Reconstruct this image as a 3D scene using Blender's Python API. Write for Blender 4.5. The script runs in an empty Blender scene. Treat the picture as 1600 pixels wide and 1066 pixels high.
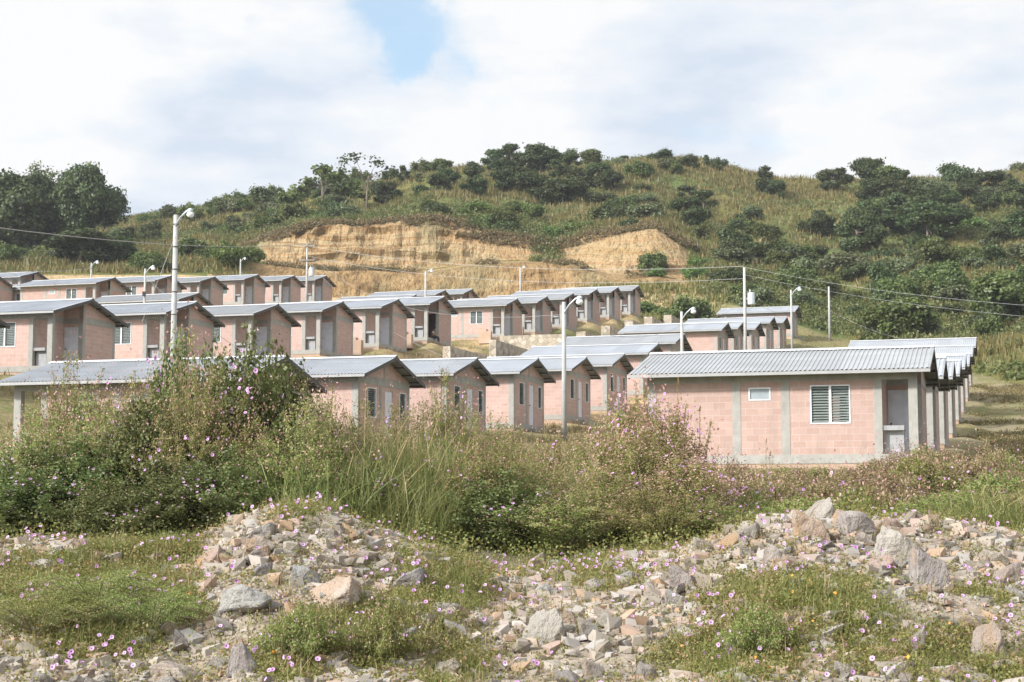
import bpy, bmesh, math, random
import numpy as np
from mathutils import Vector, Matrix, noise as mnoise
R = math.radians
scene = bpy.context.scene
C = scene.collection

# ---------------------------------------------------------------- camera, light, exposure
F, CX, CY, HZ, EYE = 2550.0, 800.0, 533.0, 780.0, 1.6
PITCH = math.atan((HZ-CY)/F)
cp, sp = math.cos(PITCH), math.sin(PITCH)
cd = bpy.data.cameras.new("camera"); cam = bpy.data.objects.new("camera", cd); C.objects.link(cam)
cam.location = (0, 0, EYE); cam.rotation_euler = (math.pi/2+PITCH, 0, 0)
cd.sensor_width = 36; cd.lens = F/1600*36; cd.clip_end = 6000; cd.clip_start = 0.2
scene.camera = cam
scene.view_settings.view_transform = 'Standard'; scene.view_settings.look = 'None'
scene.view_settings.gamma = 1; scene.view_settings.use_curve_mapping = False
scene.view_settings.exposure = 1.18
SUN_EL, SUN_AZ = R(30), R(236)          # azimuth of the sun, clockwise from +Y
sd = bpy.data.lights.new("sun", 'SUN'); sun = bpy.data.objects.new("sun", sd); C.objects.link(sun)
sd.energy = 2.6; sd.angle = R(5); sd.color = (1.0, 0.965, 0.92)
sdir = Vector((math.sin(SUN_AZ)*math.cos(SUN_EL), math.cos(SUN_AZ)*math.cos(SUN_EL), math.sin(SUN_EL)))
sun.rotation_euler = sdir.to_track_quat('Z', 'Y').to_euler(); sun.location = (-30, -30, 60)

def Pt(px, py, Y):
    u = (px-CX)/F; v = (CY-py)/F; dy = cp-v*sp
    return Vector((u/dy*Y, Y, EYE+(sp+v*cp)/dy*Y))
def Zof(py, Y):
    v = (CY-py)/F
    return EYE+(sp+v*cp)/(cp-v*sp)*Y
def PX(X, Y, Z):
    zc = Y*cp+(Z-EYE)*sp
    return CX+F*X/zc, CY-F*((Z-EYE)*cp-Y*sp)/zc

world = bpy.data.worlds.new("World"); scene.world = world; world.use_nodes = True
def build_world():
    nt = world.node_tree; N = nt.nodes; Lk = nt.links; N.clear()
    out = N.new('ShaderNodeOutputWorld')
    sky = N.new('ShaderNodeTexSky'); sky.sky_type = 'NISHITA'; sky.sun_disc = False
    sky.sun_elevation = SUN_EL; sky.sun_rotation = SUN_AZ; sky.dust_density = 1.5
    b1 = N.new('ShaderNodeBackground'); b1.inputs[1].default_value = 0.105
    tn = N.new('ShaderNodeMix'); tn.data_type = 'RGBA'; tn.blend_type = 'MULTIPLY'; tn.inputs[0].default_value = 1; tn.inputs[7].default_value = (.92, 1.02, .98, 1); Lk.new(sky.outputs[0], tn.inputs[6]); Lk.new(tn.outputs[2], b1.inputs[0])
    tc = N.new('ShaderNodeTexCoord')
    mp = N.new('ShaderNodeMapping'); mp.inputs['Scale'].default_value = (1, 1, 2.2); mp.inputs['Location'].default_value = (0.35, 0, 0.2)
    Lk.new(tc.outputs['Generated'], mp.inputs[0])
    n1 = N.new('ShaderNodeTexNoise'); n1.inputs['Scale'].default_value = 11; n1.inputs['Detail'].default_value = 9; n1.inputs['Roughness'].default_value = .55; n1.inputs['Distortion'].default_value = .3
    Lk.new(mp.outputs[0], n1.inputs[0])
    n2 = N.new('ShaderNodeTexNoise'); n2.inputs['Scale'].default_value = 6.5; n2.inputs['Detail'].default_value = 10; n2.inputs['Roughness'].default_value = .58
    mp2 = N.new('ShaderNodeMapping'); mp2.inputs['Scale'].default_value = (1, 1, 3); mp2.inputs['Location'].default_value = (5.3, 2, 1.2)
    Lk.new(tc.outputs['Generated'], mp2.inputs[0]); Lk.new(mp2.outputs[0], n2.inputs[0])
    wn = N.new('ShaderNodeTexNoise'); wn.inputs['Scale'].default_value = 16; wn.inputs['Detail'].default_value = 9; wn.inputs['Roughness'].default_value = .6; Lk.new(tc.outputs['Generated'], wn.inputs[0])
    ws = N.new('ShaderNodeVectorMath'); ws.operation = 'MULTIPLY_ADD'; ws.inputs[1].default_value = (.11, .11, .11); ws.inputs[2].default_value = (-.055, -.055, -.055); Lk.new(wn.outputs['Color'], ws.inputs[0])
    warp = N.new('ShaderNodeVectorMath'); warp.operation = 'ADD'; Lk.new(tc.outputs['Generated'], warp.inputs[0]); Lk.new(ws.outputs[0], warp.inputs[1])
    # openings in the cloud cover: directions and angular widths
    def blob(px, py, rad, amp):
        d = (Pt(px, py, 1)-Vector((0, 0, EYE))).normalized()
        vm = N.new('ShaderNodeVectorMath'); vm.operation = 'DISTANCE'; vm.inputs[1].default_value = d
        Lk.new(warp.outputs[0], vm.inputs[0])
        mr = N.new('ShaderNodeMapRange'); mr.interpolation_type = 'SMOOTHSTEP'
        mr.inputs[1].default_value = 0; mr.inputs[2].default_value = rad; mr.inputs[3].default_value = amp; mr.inputs[4].default_value = 0
        Lk.new(vm.outputs['Value'], mr.inputs[0]); return mr.outputs[0]
    def add(a, b, op='ADD'):
        m = N.new('ShaderNodeMath'); m.operation = op
        for i, s in enumerate((a, b)):
            if isinstance(s, (int, float)): m.inputs[i].default_value = s
            else: Lk.new(s, m.inputs[i])
        return m.outputs[0]
    holes = add(blob(630, 85, .034, .38), blob(600, 15, .052, .42)); holes = add(holes, blob(370, -8, .036, .33)); holes = add(holes, blob(700, 0, .055, .36)); holes = add(holes, blob(740, 95, .020, .2))
    cov = add(n1.outputs[0], holes, 'SUBTRACT')
    cr = N.new('ShaderNodeMapRange'); cr.interpolation_type = 'SMOOTHSTEP'
    cr.inputs[1].default_value = .03; cr.inputs[2].default_value = .42; cr.inputs[3].default_value = .26; Lk.new(cov, cr.inputs[0])
    # thin grey-blue veil against thick white cloud
    veil = add(n2.outputs[0], add(blob(330, 280, .09, .14), blob(1150, 120, .16, .10)), 'SUBTRACT')
    veil = add(veil, add(blob(60, 60, .12, .18), blob(820, 180, .09, .12)))
    veil = add(veil, blob(1290, 235, .055, .25))
    ramp = N.new('ShaderNodeValToRGB'); e = ramp.color_ramp.elements
    e[0].position = .30; e[0].color = (.44, .495, .575, 1); e[1].position = .56; e[1].color = (.625, .63, .635, 1)
    m = e.new(.42); m.color = (.53, .565, .615, 1)
    Lk.new(veil, ramp.inputs[0])
    b2 = N.new('ShaderNodeBackground'); Lk.new(ramp.outputs[0], b2.inputs[0])
    # added fill: unseen clouds behind the camera brightened towards the sun, softening the light
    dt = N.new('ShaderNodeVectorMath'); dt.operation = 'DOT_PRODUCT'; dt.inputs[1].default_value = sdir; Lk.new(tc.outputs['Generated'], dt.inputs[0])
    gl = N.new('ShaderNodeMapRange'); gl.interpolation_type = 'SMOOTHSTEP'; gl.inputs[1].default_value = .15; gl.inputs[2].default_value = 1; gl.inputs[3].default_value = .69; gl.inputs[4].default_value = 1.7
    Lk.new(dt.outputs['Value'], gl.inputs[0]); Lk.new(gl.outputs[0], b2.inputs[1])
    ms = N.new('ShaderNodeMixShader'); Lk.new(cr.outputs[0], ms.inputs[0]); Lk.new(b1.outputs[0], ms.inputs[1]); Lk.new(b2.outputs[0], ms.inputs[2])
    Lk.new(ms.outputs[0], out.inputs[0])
build_world()

# ---------------------------------------------------------------- helpers
def tag(o, label=None, cat=None, group=None, kind=None):
    if label: o['label'] = label
    if cat: o['category'] = cat
    if group: o['group'] = group
    if kind: o['kind'] = kind
    return o
def empty(name, loc=(0, 0, 0), rz=0):
    o = bpy.data.objects.new(name, None); o.empty_display_size = .3; C.objects.link(o)
    o.location = loc; o.rotation_euler = (0, 0, rz); return o
KIDS = {}
def link(name, me, parent=None, loc=(0, 0, 0)):
    o = bpy.data.objects.new(name, me); C.objects.link(o); o.location = loc
    if parent is not None:
        o.parent = parent; KIDS.setdefault(parent.name, []).append(o)
    return o
def copy_tree(o, parent=None):
    c = o.copy(); C.objects.link(c)
    if parent is not None:
        c.parent = parent; KIDS.setdefault(parent.name, []).append(c)
    for ch in list(KIDS.get(o.name, [])): copy_tree(ch, c)
    return c

class MB:
    def __init__(s): s.v = []; s.f = []; s.m = []
    def poly(s, pts, faces, mi=0):
        b = len(s.v); s.v += [tuple(p) for p in pts]; s.f += [tuple(b+i for i in f) for f in faces]; s.m += [mi]*len(faces)
    def box(s, x0, x1, y0, y1, z0, z1, mi=0):
        s.poly([(x0, y0, z0), (x1, y0, z0), (x1, y1, z0), (x0, y1, z0), (x0, y0, z1), (x1, y0, z1), (x1, y1, z1), (x0, y1, z1)],
               [(0, 3, 2, 1), (4, 5, 6, 7), (0, 1, 5, 4), (1, 2, 6, 5), (2, 3, 7, 6), (3, 0, 4, 7)], mi)
    def prism(s, prof, axis, a0, a1, mi=0):
        n = len(prof)
        def P(q, a): return (a, q[0], q[1]) if axis == 'x' else (q[0], a, q[1])
        pts = [P(q, a0) for q in prof]+[P(q, a1) for q in prof]
        s.poly(pts, [tuple(range(n))[::-1], tuple(range(n, 2*n))]+[(i, (i+1) % n, n+(i+1) % n, n+i) for i in range(n)], mi)
    def tube(s, pts, rads, n=6, mi=0, cap=True):
        pts = [Vector(p) for p in pts]
        if not hasattr(rads, '__len__'): rads = [rads]*len(pts)
        rings = []
        for i, p in enumerate(pts):
            t = (pts[min(i+1, len(pts)-1)]-pts[max(i-1, 0)])
            t = t.normalized() if t.length > 1e-9 else Vector((0, 0, 1))
            a = t.orthogonal().normalized() if abs(t.z) < .9 else Vector((1, 0, 0)).cross(t).normalized()
            b = t.cross(a)
            rings.append([p+(a*math.cos(k*2*math.pi/n)+b*math.sin(k*2*math.pi/n))*rads[i] for k in range(n)])
        base = [q for r in rings for q in r]; fs = []
        for i in range(len(pts)-1):
            for k in range(n):
                fs.append((i*n+k, i*n+(k+1) % n, (i+1)*n+(k+1) % n, (i+1)*n+k))
        if cap: fs.append(tuple(range(n))[::-1]); fs.append(tuple((len(pts)-1)*n+k for k in range(n)))
        s.poly(base, fs, mi)
    def mesh(s, name, mats, mirror=None, smooth=False):
        v = s.v; f = s.f
        if mirror is not None:
            v = [(mirror-x, y, z) for x, y, z in v]; f = [q[::-1] for q in f]
        me = bpy.data.meshes.new(name); me.from_pydata(v, [], f)
        for m in (mats if isinstance(mats, (list, tuple)) else [mats]): me.materials.append(m)
        me.polygons.foreach_set('material_index', s.m)
        if smooth: me.polygons.foreach_set('use_smooth', [True]*len(f))
        me.update(); return me

def np_mesh(name, V, Fc, mats, mi=None, attrs=None, smooth=False):
    """V (n,3), Fc (m,k) ints"""
    V = np.asarray(V, dtype=np.float32); Fc = np.asarray(Fc, dtype=np.int32)
    me = bpy.data.meshes.new(name); m, k = Fc.shape
    me.vertices.add(len(V)); me.vertices.foreach_set('co', V.ravel())
    me.loops.add(m*k); me.loops.foreach_set('vertex_index', Fc.ravel())
    me.polygons.add(m); me.polygons.foreach_set('loop_start', np.arange(0, m*k, k, dtype=np.int32))
    try: me.polygons.foreach_set('loop_total', np.full(m, k, dtype=np.int32))
    except Exception: pass
    for mm in (mats if isinstance(mats, (list, tuple)) else [mats]): me.materials.append(mm)
    if mi is not None: me.polygons.foreach_set('material_index', np.asarray(mi, dtype=np.int32))
    me.polygons.foreach_set('use_smooth', np.full(m, bool(smooth)))
    for nm, (dom, typ, arr) in (attrs or {}).items():
        a = me.attributes.new(nm, typ, dom)
        a.data.foreach_set('value' if typ == 'FLOAT' else 'vector', np.asarray(arr, dtype=np.float32).ravel())
    me.update(calc_edges=True); me.validate(); return me

# ---- numpy value noise
_rs = np.random.RandomState(7); _T = _rs.rand(512, 512)
def vnoise(x, y):
    x = np.asarray(x, float); y = np.asarray(y, float)
    xi = np.floor(x).astype(int); yi = np.floor(y).astype(int); fx = x-xi; fy = y-yi
    fx = fx*fx*(3-2*fx); fy = fy*fy*(3-2*fy)
    g = lambda a, b: _T[a % 512, b % 512]
    return (g(xi, yi)*(1-fx)+g(xi+1, yi)*fx)*(1-fy)+(g(xi, yi+1)*(1-fx)+g(xi+1, yi+1)*fx)*fy
def fbm(x, y, o=4):
    s = 0; a = .5; t = 0
    for i in range(o):
        s = s+a*vnoise(x*2**i+17*i, y*2**i+31*i); t += a; a *= .5
    return s/t
def sstep(a, b, x):
    t = np.clip((x-a)/(b-a), 0, 1); return t*t*(3-2*t)

# ---------------------------------------------------------------- materials
class NT:
    def __init__(s, name):
        s.mat = bpy.data.materials.new(name); s.mat.use_nodes = True; s.nt = s.mat.node_tree; s.N = s.nt.nodes; s.N.clear()
        s.out = s.N.new('ShaderNodeOutputMaterial')
    def n(s, t, **kw):
        o = s.N.new('ShaderNode'+t)
        for k, v in kw.items(): setattr(o, k, v)
        return o
    def l(s, a, b): s.nt.links.new(a, b)
    def set(s, sock, v):
        if hasattr(v, 'is_output') or isinstance(v, bpy.types.NodeSocket): s.l(v, sock)
        else: sock.default_value = v
    def math(s, op, a, b=0, c=None):
        m = s.n('Math', operation=op); s.set(m.inputs[0], a); s.set(m.inputs[1], b)
        if c is not None: s.set(m.inputs[2], c)
        return m.outputs[0]
    def noise(s, vec, scale, detail=4, rough=.55, dist=0):
        m = s.n('TexNoise'); m.inputs['Scale'].default_value = scale; m.inputs['Detail'].default_value = detail
        m.inputs['Roughness'].default_value = rough; m.inputs['Distortion'].default_value = dist
        if vec is not None: s.l(vec, m.inputs[0])
        return m.outputs[0]
    def ramp(s, fac, stops):
        r = s.n('ValToRGB'); e = r.color_ramp.elements
        e[0].position, e[0].color = stops[0][0], (*stops[0][1], 1); e[1].position, e[1].color = stops[-1][0], (*stops[-1][1], 1)
        for p, c in stops[1:-1]:
            q = e.new(p); q.color = (*c, 1)
        s.l(fac, r.inputs[0]); return r.outputs[0]
    def mix(s, fac, a, b, mode='MIX'):
        m = s.n('Mix', data_type='RGBA', blend_type=mode); s.set(m.inputs[0], fac)
        s.set(m.inputs[6], a if not isinstance(a, tuple) or len(a) == 4 else (*a, 1)); s.set(m.inputs[7], b if not isinstance(b, tuple) or len(b) == 4 else (*b, 1))
        return m.outputs[2]
    def map(s, vec, scale=(1, 1, 1), loc=(0, 0, 0)):
        m = s.n('Mapping'); m.inputs['Scale'].default_value = scale; m.inputs['Location'].default_value = loc; s.l(vec, m.inputs[0]); return m.outputs[0]
    def mr(s, v, a, b, c=0, d=1, smooth=True):
        m = s.n('MapRange'); m.interpolation_type = 'SMOOTHSTEP' if smooth else 'LINEAR'
        s.l(v, m.inputs[0]); m.inputs[1].default_value = a; m.inputs[2].default_value = b; m.inputs[3].default_value = c; m.inputs[4].default_value = d
        return m.outputs[0]
    def obj(s): return s.n('TexCoord').outputs['Object']
    def geo(s): return s.n('NewGeometry').outputs['Position']
    def rnd(s): return s.n('ObjectInfo').outputs['Random']
    def finish(s, col, rough=.8, metal=0, bump=None, bs=.3, bd=.02, spec=.3):
        p = s.n('BsdfPrincipled'); s.set(p.inputs['Base Color'], col if not isinstance(col, tuple) or len(col) == 4 else (*col, 1))
        s.set(p.inputs['Roughness'], rough); p.inputs['Metallic'].default_value = metal
        p.inputs['Specular IOR Level'].default_value = spec
        if bump is not None:
            b = s.n('Bump'); b.inputs['Strength'].default_value = bs; b.inputs['Distance'].default_value = bd; s.l(bump, b.inputs['Height']); s.l(b.outputs[0], p.inputs['Normal'])
        s.l(p.outputs[0], s.out.inputs[0]); s.p = p; return s.mat

def m_brick(name, c1, c2, mortar):
    t = NT(name); o = t.obj(); sx = t.n('SeparateXYZ'); t.l(o, sx.inputs[0])
    cx = t.n('CombineXYZ'); t.l(t.math('ADD', sx.outputs[0], sx.outputs[1]), cx.inputs[0]); t.l(sx.outputs[2], cx.inputs[1])
    b = t.n('TexBrick'); b.offset = .5; b.inputs['Scale'].default_value = 1; b.inputs['Mortar Size'].default_value = .0085
    b.inputs['Brick Width'].default_value = .40; b.inputs['Row Height'].default_value = .2; b.inputs['Mortar Smooth'].default_value = .4; b.inputs['Bias'].default_value = -.1
    b.inputs['Color1'].default_value = (*c1, 1); b.inputs['Color2'].default_value = (*c2, 1); b.inputs['Mortar'].default_value = (*mortar, 1)
    t.l(cx.outputs[0], b.inputs[0])
    n = t.noise(o, 1.3, 5); n2 = t.noise(o, 14, 3)
    col = t.mix(t.mr(n, .35, .7, 0, .35), b.outputs[0], (c2[0]*.8, c2[1]*.82, c2[2]*.85), 'MIX')
    col = t.mix(t.mr(n2, .5, .75, 0, .35), col, (mortar[0]*1.05, mortar[1], mortar[2]))
    # lime bloom and damp near the base
    col = t.mix(t.math('MULTIPLY', t.mr(sx.outputs[2], .9, -.2, 0, .45), t.mr(t.noise(t.map(o, (1, 1, .4)), 3.5, 4), .4, .65)), col, (.33, .25, .20))
    col = t.mix(t.math('MULTIPLY', t.mr(t.noise(t.map(o, (1, 1, .25)), 2.2, 5), .5, .68), .28), col, (.34, .27, .23))
    tone = t.mr(t.rnd(), 0, 1, .86, 1.08, False); col = t.mix(1.0, col, tone, 'MULTIPLY')
    return t.finish(col, .92, bump=b.outputs['Fac'], bs=-.8, bd=.012, spec=.15)
M = {}
M['brick'] = m_brick('pink_block', (.465, .315, .268), (.53, .375, .322), (.54, .46, .42))
M['footing'] = m_brick('footing_block', (.44, .30, .21), (.50, .36, .26), (.42, .35, .29))
def m_concrete(name, c, k=1):
    t = NT(name); o = t.obj(); n = t.noise(o, 2.5, 6, .6); n2 = t.noise(t.map(o, (6, 6, .9)), 2, 4)
    col = t.ramp(n, [(.3, tuple(x*.80 for x in c)), (.55, c), (.75, tuple(min(1, x*1.12) for x in c))])
    col = t.mix(t.mr(n2, .52, .72, 0, .35), col, tuple(x*.66 for x in c))
    return t.finish(col, .9, bump=t.noise(o, 30, 3), bs=.2, bd=.01, spec=.2)
M['concrete'] = m_concrete('concrete', (.355, .345, .315))
M['concrete_pale'] = m_concrete('pole_concrete', (.41, .41, .395))
M['sink'] = m_concrete('sink_concrete', (.34, .34, .345))
def m_roof():
    t = NT('galvanised_sheet'); o = t.obj(); n = t.noise(t.map(o, (.35, 1.6, 1)), 1.2, 5); n2 = t.noise(t.map(o, (4, .8, 1)), 3, 5)
    r = t.rnd(); sx = t.n('SeparateXYZ'); t.l(o, sx.inputs[0])
    sh = t.n('TexWhiteNoise'); cxy = t.n('CombineXYZ'); t.l(t.math('FLOOR', t.math('MULTIPLY', sx.outputs[0], 1.19)), cxy.inputs[0]); t.l(t.math('FLOOR', t.math('MULTIPLY', sx.outputs[1], .36)), cxy.inputs[1]); t.l(r, cxy.inputs[2]); t.l(cxy.outputs[0], sh.inputs[0])
    col = t.ramp(n, [(.3, (.36, .37, .38)), (.6, (.43, .442, .46)), (.8, (.49, .503, .52))])
    col = t.mix(1.0, col, t.mr(sh.outputs[0], 0, 1, .90, 1.05, False), 'MULTIPLY')
    col = t.mix(t.mr(n2, .55, .8, 0, .35), col, (.33, .30, .26))
    wr = t.ramp(r, [(0, (.92, .92, .90)), (.5, (.98, 1, 1.03)), (1, (1.04, 1.07, 1.12))])
    col = t.mix(1.0, col, wr, 'MULTIPLY')
    return t.finish(col, t.mr(n, .3, .8, .42, .55), .25, spec=.5)
M['roof'] = m_roof()
def m_plain(name, c, rough=.6, metal=0, var=.12, sc=3, spec=.4):
    t = NT(name); n = t.noise(t.obj(), sc, 4)
    return t.finish(t.ramp(n, [(.3, tuple(x*(1-var) for x in c)), (.7, tuple(min(1, x*(1+var*.6)) for x in c))]), rough, metal, spec=spec)
M['white'] = m_plain('white_aluminium', (.70, .71, .72), .45)
M['cap'] = m_plain('ridge_cap_metal', (.55, .56, .57), .5, .2)
M['fascia'] = m_plain('eave_trim', (.34, .34, .335), .6, .1)
M['dark_steel'] = m_plain('purlin_steel', (.075, .07, .066), .6)
M['door'] = m_plain('door_paint', (.66, .68, .74), .5)
M['knob'] = m_plain('knob_metal', (.05, .05, .05), .35, .6)
M['dark_room'] = m_plain('room_plaster', (.10, .09, .085), .9)
M['lamp_glass'] = m_plain('lamp_glass', (.75, .76, .76), .25, 0, .05)
M['wire'] = m_plain('cable', (.34, .34, .34), .8)
M['tank'] = m_plain('transformer_paint', (.52, .56, .60), .45, .1)
def m_louvre():
    t = NT('louvre_glass'); n = t.noise(t.map(t.obj(), (1, 1, 8)), 3, 3)
    return t.finish(t.ramp(n, [(.3, (.17, .195, .18)), (.7, (.25, .28, .265))]), .18, 0, spec=.6)
M['louvre'] = m_louvre()
M['frosted'] = m_plain('frosted_glass', (.30, .34, .36), .3)
def m_stonewall():
    t = NT('rubble_masonry'); o = t.geo(); v = t.n('TexVoronoi'); v.inputs['Scale'].default_value = 2.8; t.l(o, v.inputs[0])
    v2 = t.n('TexVoronoi', feature='DISTANCE_TO_EDGE'); v2.inputs['Scale'].default_value = 2.8; t.l(o, v2.inputs[0])
    sx = t.n('SeparateColor'); t.l(v.outputs['Color'], sx.inputs[0])
    col = t.ramp(sx.outputs[0], [(0, (.24, .21, .17)), (.5, (.40, .34, .26)), (1, (.50, .45, .37))])
    e = t.mr(v2.outputs['Distance'], 0, .08)
    return t.finish(t.mix(e, (.30, .26, .20), col), .95, bump=e, bs=.5, bd=.03)
M['masonry'] = m_stonewall()

def m_leaf(name, stops, trans=.3, hue=.08):
    """stops: colours of the leaves by their own tint"""
    t = NT(name); a = t.n('Attribute'); a.attribute_name = 'tint'
    col = t.ramp(a.outputs['Fac'], stops)
    hs = t.n('HueSaturation'); t.l(col, hs.inputs['Color'])
    t.l(t.mr(t.rnd(), 0, 1, .5-hue*.35, .5+hue*.25, False), hs.inputs['Hue']); t.l(t.mr(t.rnd(), 0, 1, 1-hue*2, 1+hue*2, False), hs.inputs['Value'])
    d = t.n('BsdfDiffuse'); tr = t.n('BsdfTranslucent'); ms = t.n('MixShader'); ms.inputs[0].default_value = trans
    t.l(hs.outputs[0], d.inputs[0]); t.l(hs.outputs[0], tr.inputs[0]); t.l(d.outputs[0], ms.inputs[1]); t.l(tr.outputs[0], ms.inputs[2])
    g = t.n('BsdfGlossy'); g.inputs['Roughness'].default_value = .45; m2 = t.n('MixShader'); m2.inputs[0].default_value = .03
    t.l(ms.outputs[0], m2.inputs[1]); t.l(g.outputs[0], m2.inputs[2]); t.l(m2.outputs[0], t.out.inputs[0]); return t.mat
M['tree_dark'] = m_leaf('dark_tree_leaf', [(0, (.034, .052, .018)), (.6, (.070, .100, .032)), (1, (.145, .17, .058))])
M['tree_mid'] = m_leaf('green_tree_leaf', [(0, (.058, .082, .022)), (.6, (.112, .148, .042)), (1, (.20, .225, .07))])
M['undergrowth'] = m_leaf('undergrowth_leaf', [(0, (0.069, 0.092, 0.028)), (.55, (0.132, 0.155, 0.048)), (1, (0.241, 0.230, 0.092))])
M['tree_pale'] = m_leaf('pale_tree_leaf', [(0, (.075, .10, .04)), (.6, (.13, .155, .07)), (1, (.22, .235, .12))])
M['shrub_bright'] = m_leaf('bright_shrub_leaf', [(0, (.07, .11, .026)), (.6, (.135, .20, .048)), (1, (.21, .27, .08))])
M['weed_leaf'] = m_leaf('weed_leaf', [(0, (0.118, 0.147, 0.038)), (.5, (0.224, 0.260, 0.071)), (.8, (0.319, 0.307, 0.100)), (1, (0.448, 0.319, 0.153))], .35)
M['vine_leaf'] = m_leaf('vine_leaf', [(0, (.065, .090, .026)), (.6, (.140, .180, .052)), (1, (.26, .29, .09))], .35)
M['dry_leaf'] = m_leaf('dry_weed_leaf', [(0, (0.132, 0.121, 0.050)), (.5, (0.231, 0.187, 0.088)), (1, (0.374, 0.264, 0.143))], .3)
M['grass'] = m_leaf('green_grass_blade', [(0, (.11, .15, .04)), (.6, (.21, .255, .07)), (1, (.36, .33, .13))], .3)
M['hill_grass'] = m_leaf('hill_grass_blade', [(0, (.080, .090, .024)), (.5, (.165, .155, .046)), (1, (.31, .235, .095))], .2)
M['tall_grass'] = m_leaf('tall_grass_blade', [(0, (0.115, 0.155, 0.046)), (.55, (0.241, 0.270, 0.086)), (1, (0.529, 0.460, 0.218))], .3)
M['dry_grass'] = m_leaf('dry_grass_blade', [(0, (.15, .135, .055)), (.5, (.27, .215, .10)), (1, (.40, .30, .16))], .25)
M['seed'] = m_leaf('pink_seed_heads', [(0, (.36, .20, .15)), (.5, (.52, .30, .25)), (1, (.62, .40, .38))], .35)
M['petal'] = m_leaf('lilac_petal', [(0, (.50, .24, .50)), (.5, (.62, .36, .62)), (1, (.74, .52, .74))], .3, .03)
M['throat'] = m_plain('flower_throat', (.26, .06, .22), .7)
M['orange_petal'] = m_plain('orange_petal', (.75, .30, .04), .7)
M['stem'] = m_plain('plant_stem', (.17, .14, .08), .8)
M['bark'] = m_plain('bark', (.16, .13, .10), .9)
M['straw'] = m_plain('dry_straw_stem', (.42, .34, .17), .8)
def m_rock():
    t = NT('rubble_rock'); o = t.obj(); r = t.rnd()
    vv = t.n('VectorMath', operation='ADD'); t.l(o, vv.inputs[0]); cx = t.n('CombineXYZ')
    t.l(t.math('MULTIPLY', r, 40), cx.inputs[0]); t.l(t.math('MULTIPLY', r, 17), cx.inputs[2]); t.l(cx.outputs[0], vv.inputs[1]); v = vv.outputs[0]
    n = t.noise(v, 1.6, 7, .6); n2 = t.noise(v, .9, 4, .5, .6); n3 = t.noise(v, 9, 5, .65)
    base = t.ramp(r, [(0, (.30, .295, .285)), (.3, (.40, .35, .28)), (.55, (.27, .245, .24)), (.75, (.41, .31, .23)), (1, (.38, .27, .225))])
    col = t.mix(t.mr(n, .42, .7, 0, .55), base, (.45, .43, .395))
    col = t.mix(t.math('MULTIPLY', t.mr(n2, .53, .68), t.mr(r, .2, .8, .25, .9)), col, (.40, .255, .13))
    col = t.mix(t.mr(n3, .52, .75, 0, .5), col, (.19, .17, .15))
    return t.finish(col, .93, bump=t.math('ADD', n3, t.math('MULTIPLY', n, .6)), bs=1, bd=.08, spec=.2)
M['rock'] = m_rock()
def m_rubble():
    t = NT('rubble_chips'); a = t.n('Attribute'); a.attribute_name = 'tint'; n = t.noise(t.geo(), 12, 4)
    col = t.ramp(a.outputs['Fac'], [(0, (.20, .175, .145)), (.3, (.32, .275, .22)), (.6, (.36, .34, .32)), (.80, (.38, .26, .165)), (.88, (.36, .27, .235)), (1, (.45, .41, .36))])
    col = t.mix(t.mr(n, .45, .7, 0, .5), col, (.34, .30, .25))
    return t.finish(col, .95, spec=.15)
M['rubble'] = m_rubble()
def m_ground():
    t = NT('ground_soil'); g = t.geo()
    a = t.n('Attribute'); a.attribute_name = 'zone'; s = t.n('SeparateXYZ'); t.l(a.outputs['Vector'], s.inputs[0])  # x fore rubble, y dry field, z bare dirt
    n = t.noise(g, .5, 6, .6); n2 = t.noise(g, 3.2, 6, .65); n3 = t.noise(g, 20, 4, .7)
    fore = t.ramp(n3, [(.3, (.20, .165, .125)), (.5, (.33, .275, .215)), (.7, (.45, .40, .33))])
    fore = t.mix(t.mr(n2, .5, .68, 0, .6), fore, (.24, .175, .11))
    grass = t.ramp(n2, [(.3, (.115, .125, .045)), (.5, (.20, .175, .085)), (.7, (.31, .24, .135))])
    grass = t.mix(t.mr(n, .48, .62, 0, .55), grass, (.13, .155, .05))
    dirt = t.ramp(n2, [(.3, (.34, .23, .115)), (.55, (.46, .34, .19)), (.75, (.54, .44, .29))])
    dirt = t.mix(t.mr(n, .45, .65, 0, .6), dirt, (.23, .20, .10))
    col = t.mix(s.outputs[0], grass, fore); col = t.mix(s.outputs[2], col, dirt)
    return t.finish(col, .97, bump=t.math('ADD', n2, t.math('MULTIPLY', n3, .4)), bs=.7, bd=.12, spec=.1)
M['ground'] = m_ground()
def m_hill():
    t = NT('hillside_grass'); g = t.geo(); n = t.noise(g, .045, 5, .6); n2 = t.noise(g, .35, 6, .65); n3 = t.noise(g, 2, 4, .7)
    a = t.ramp(n2, [(.3, (.075, .085, .025)), (.5, (.140, .135, .045)), (.7, (.23, .18, .075))])
    b = t.ramp(n2, [(.3, (.06, .085, .03)), (.55, (.10, .13, .045)), (.75, (.17, .18, .07))])
    col = t.mix(t.mr(n, .42, .58), a, b); col = t.mix(t.mr(n3, .5, .75, 0, .5), col, (.05, .055, .025))
    return t.finish(col, .97, bump=n2, bs=.8, bd=.6, spec=.05)
M['hill'] = m_hill()
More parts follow.
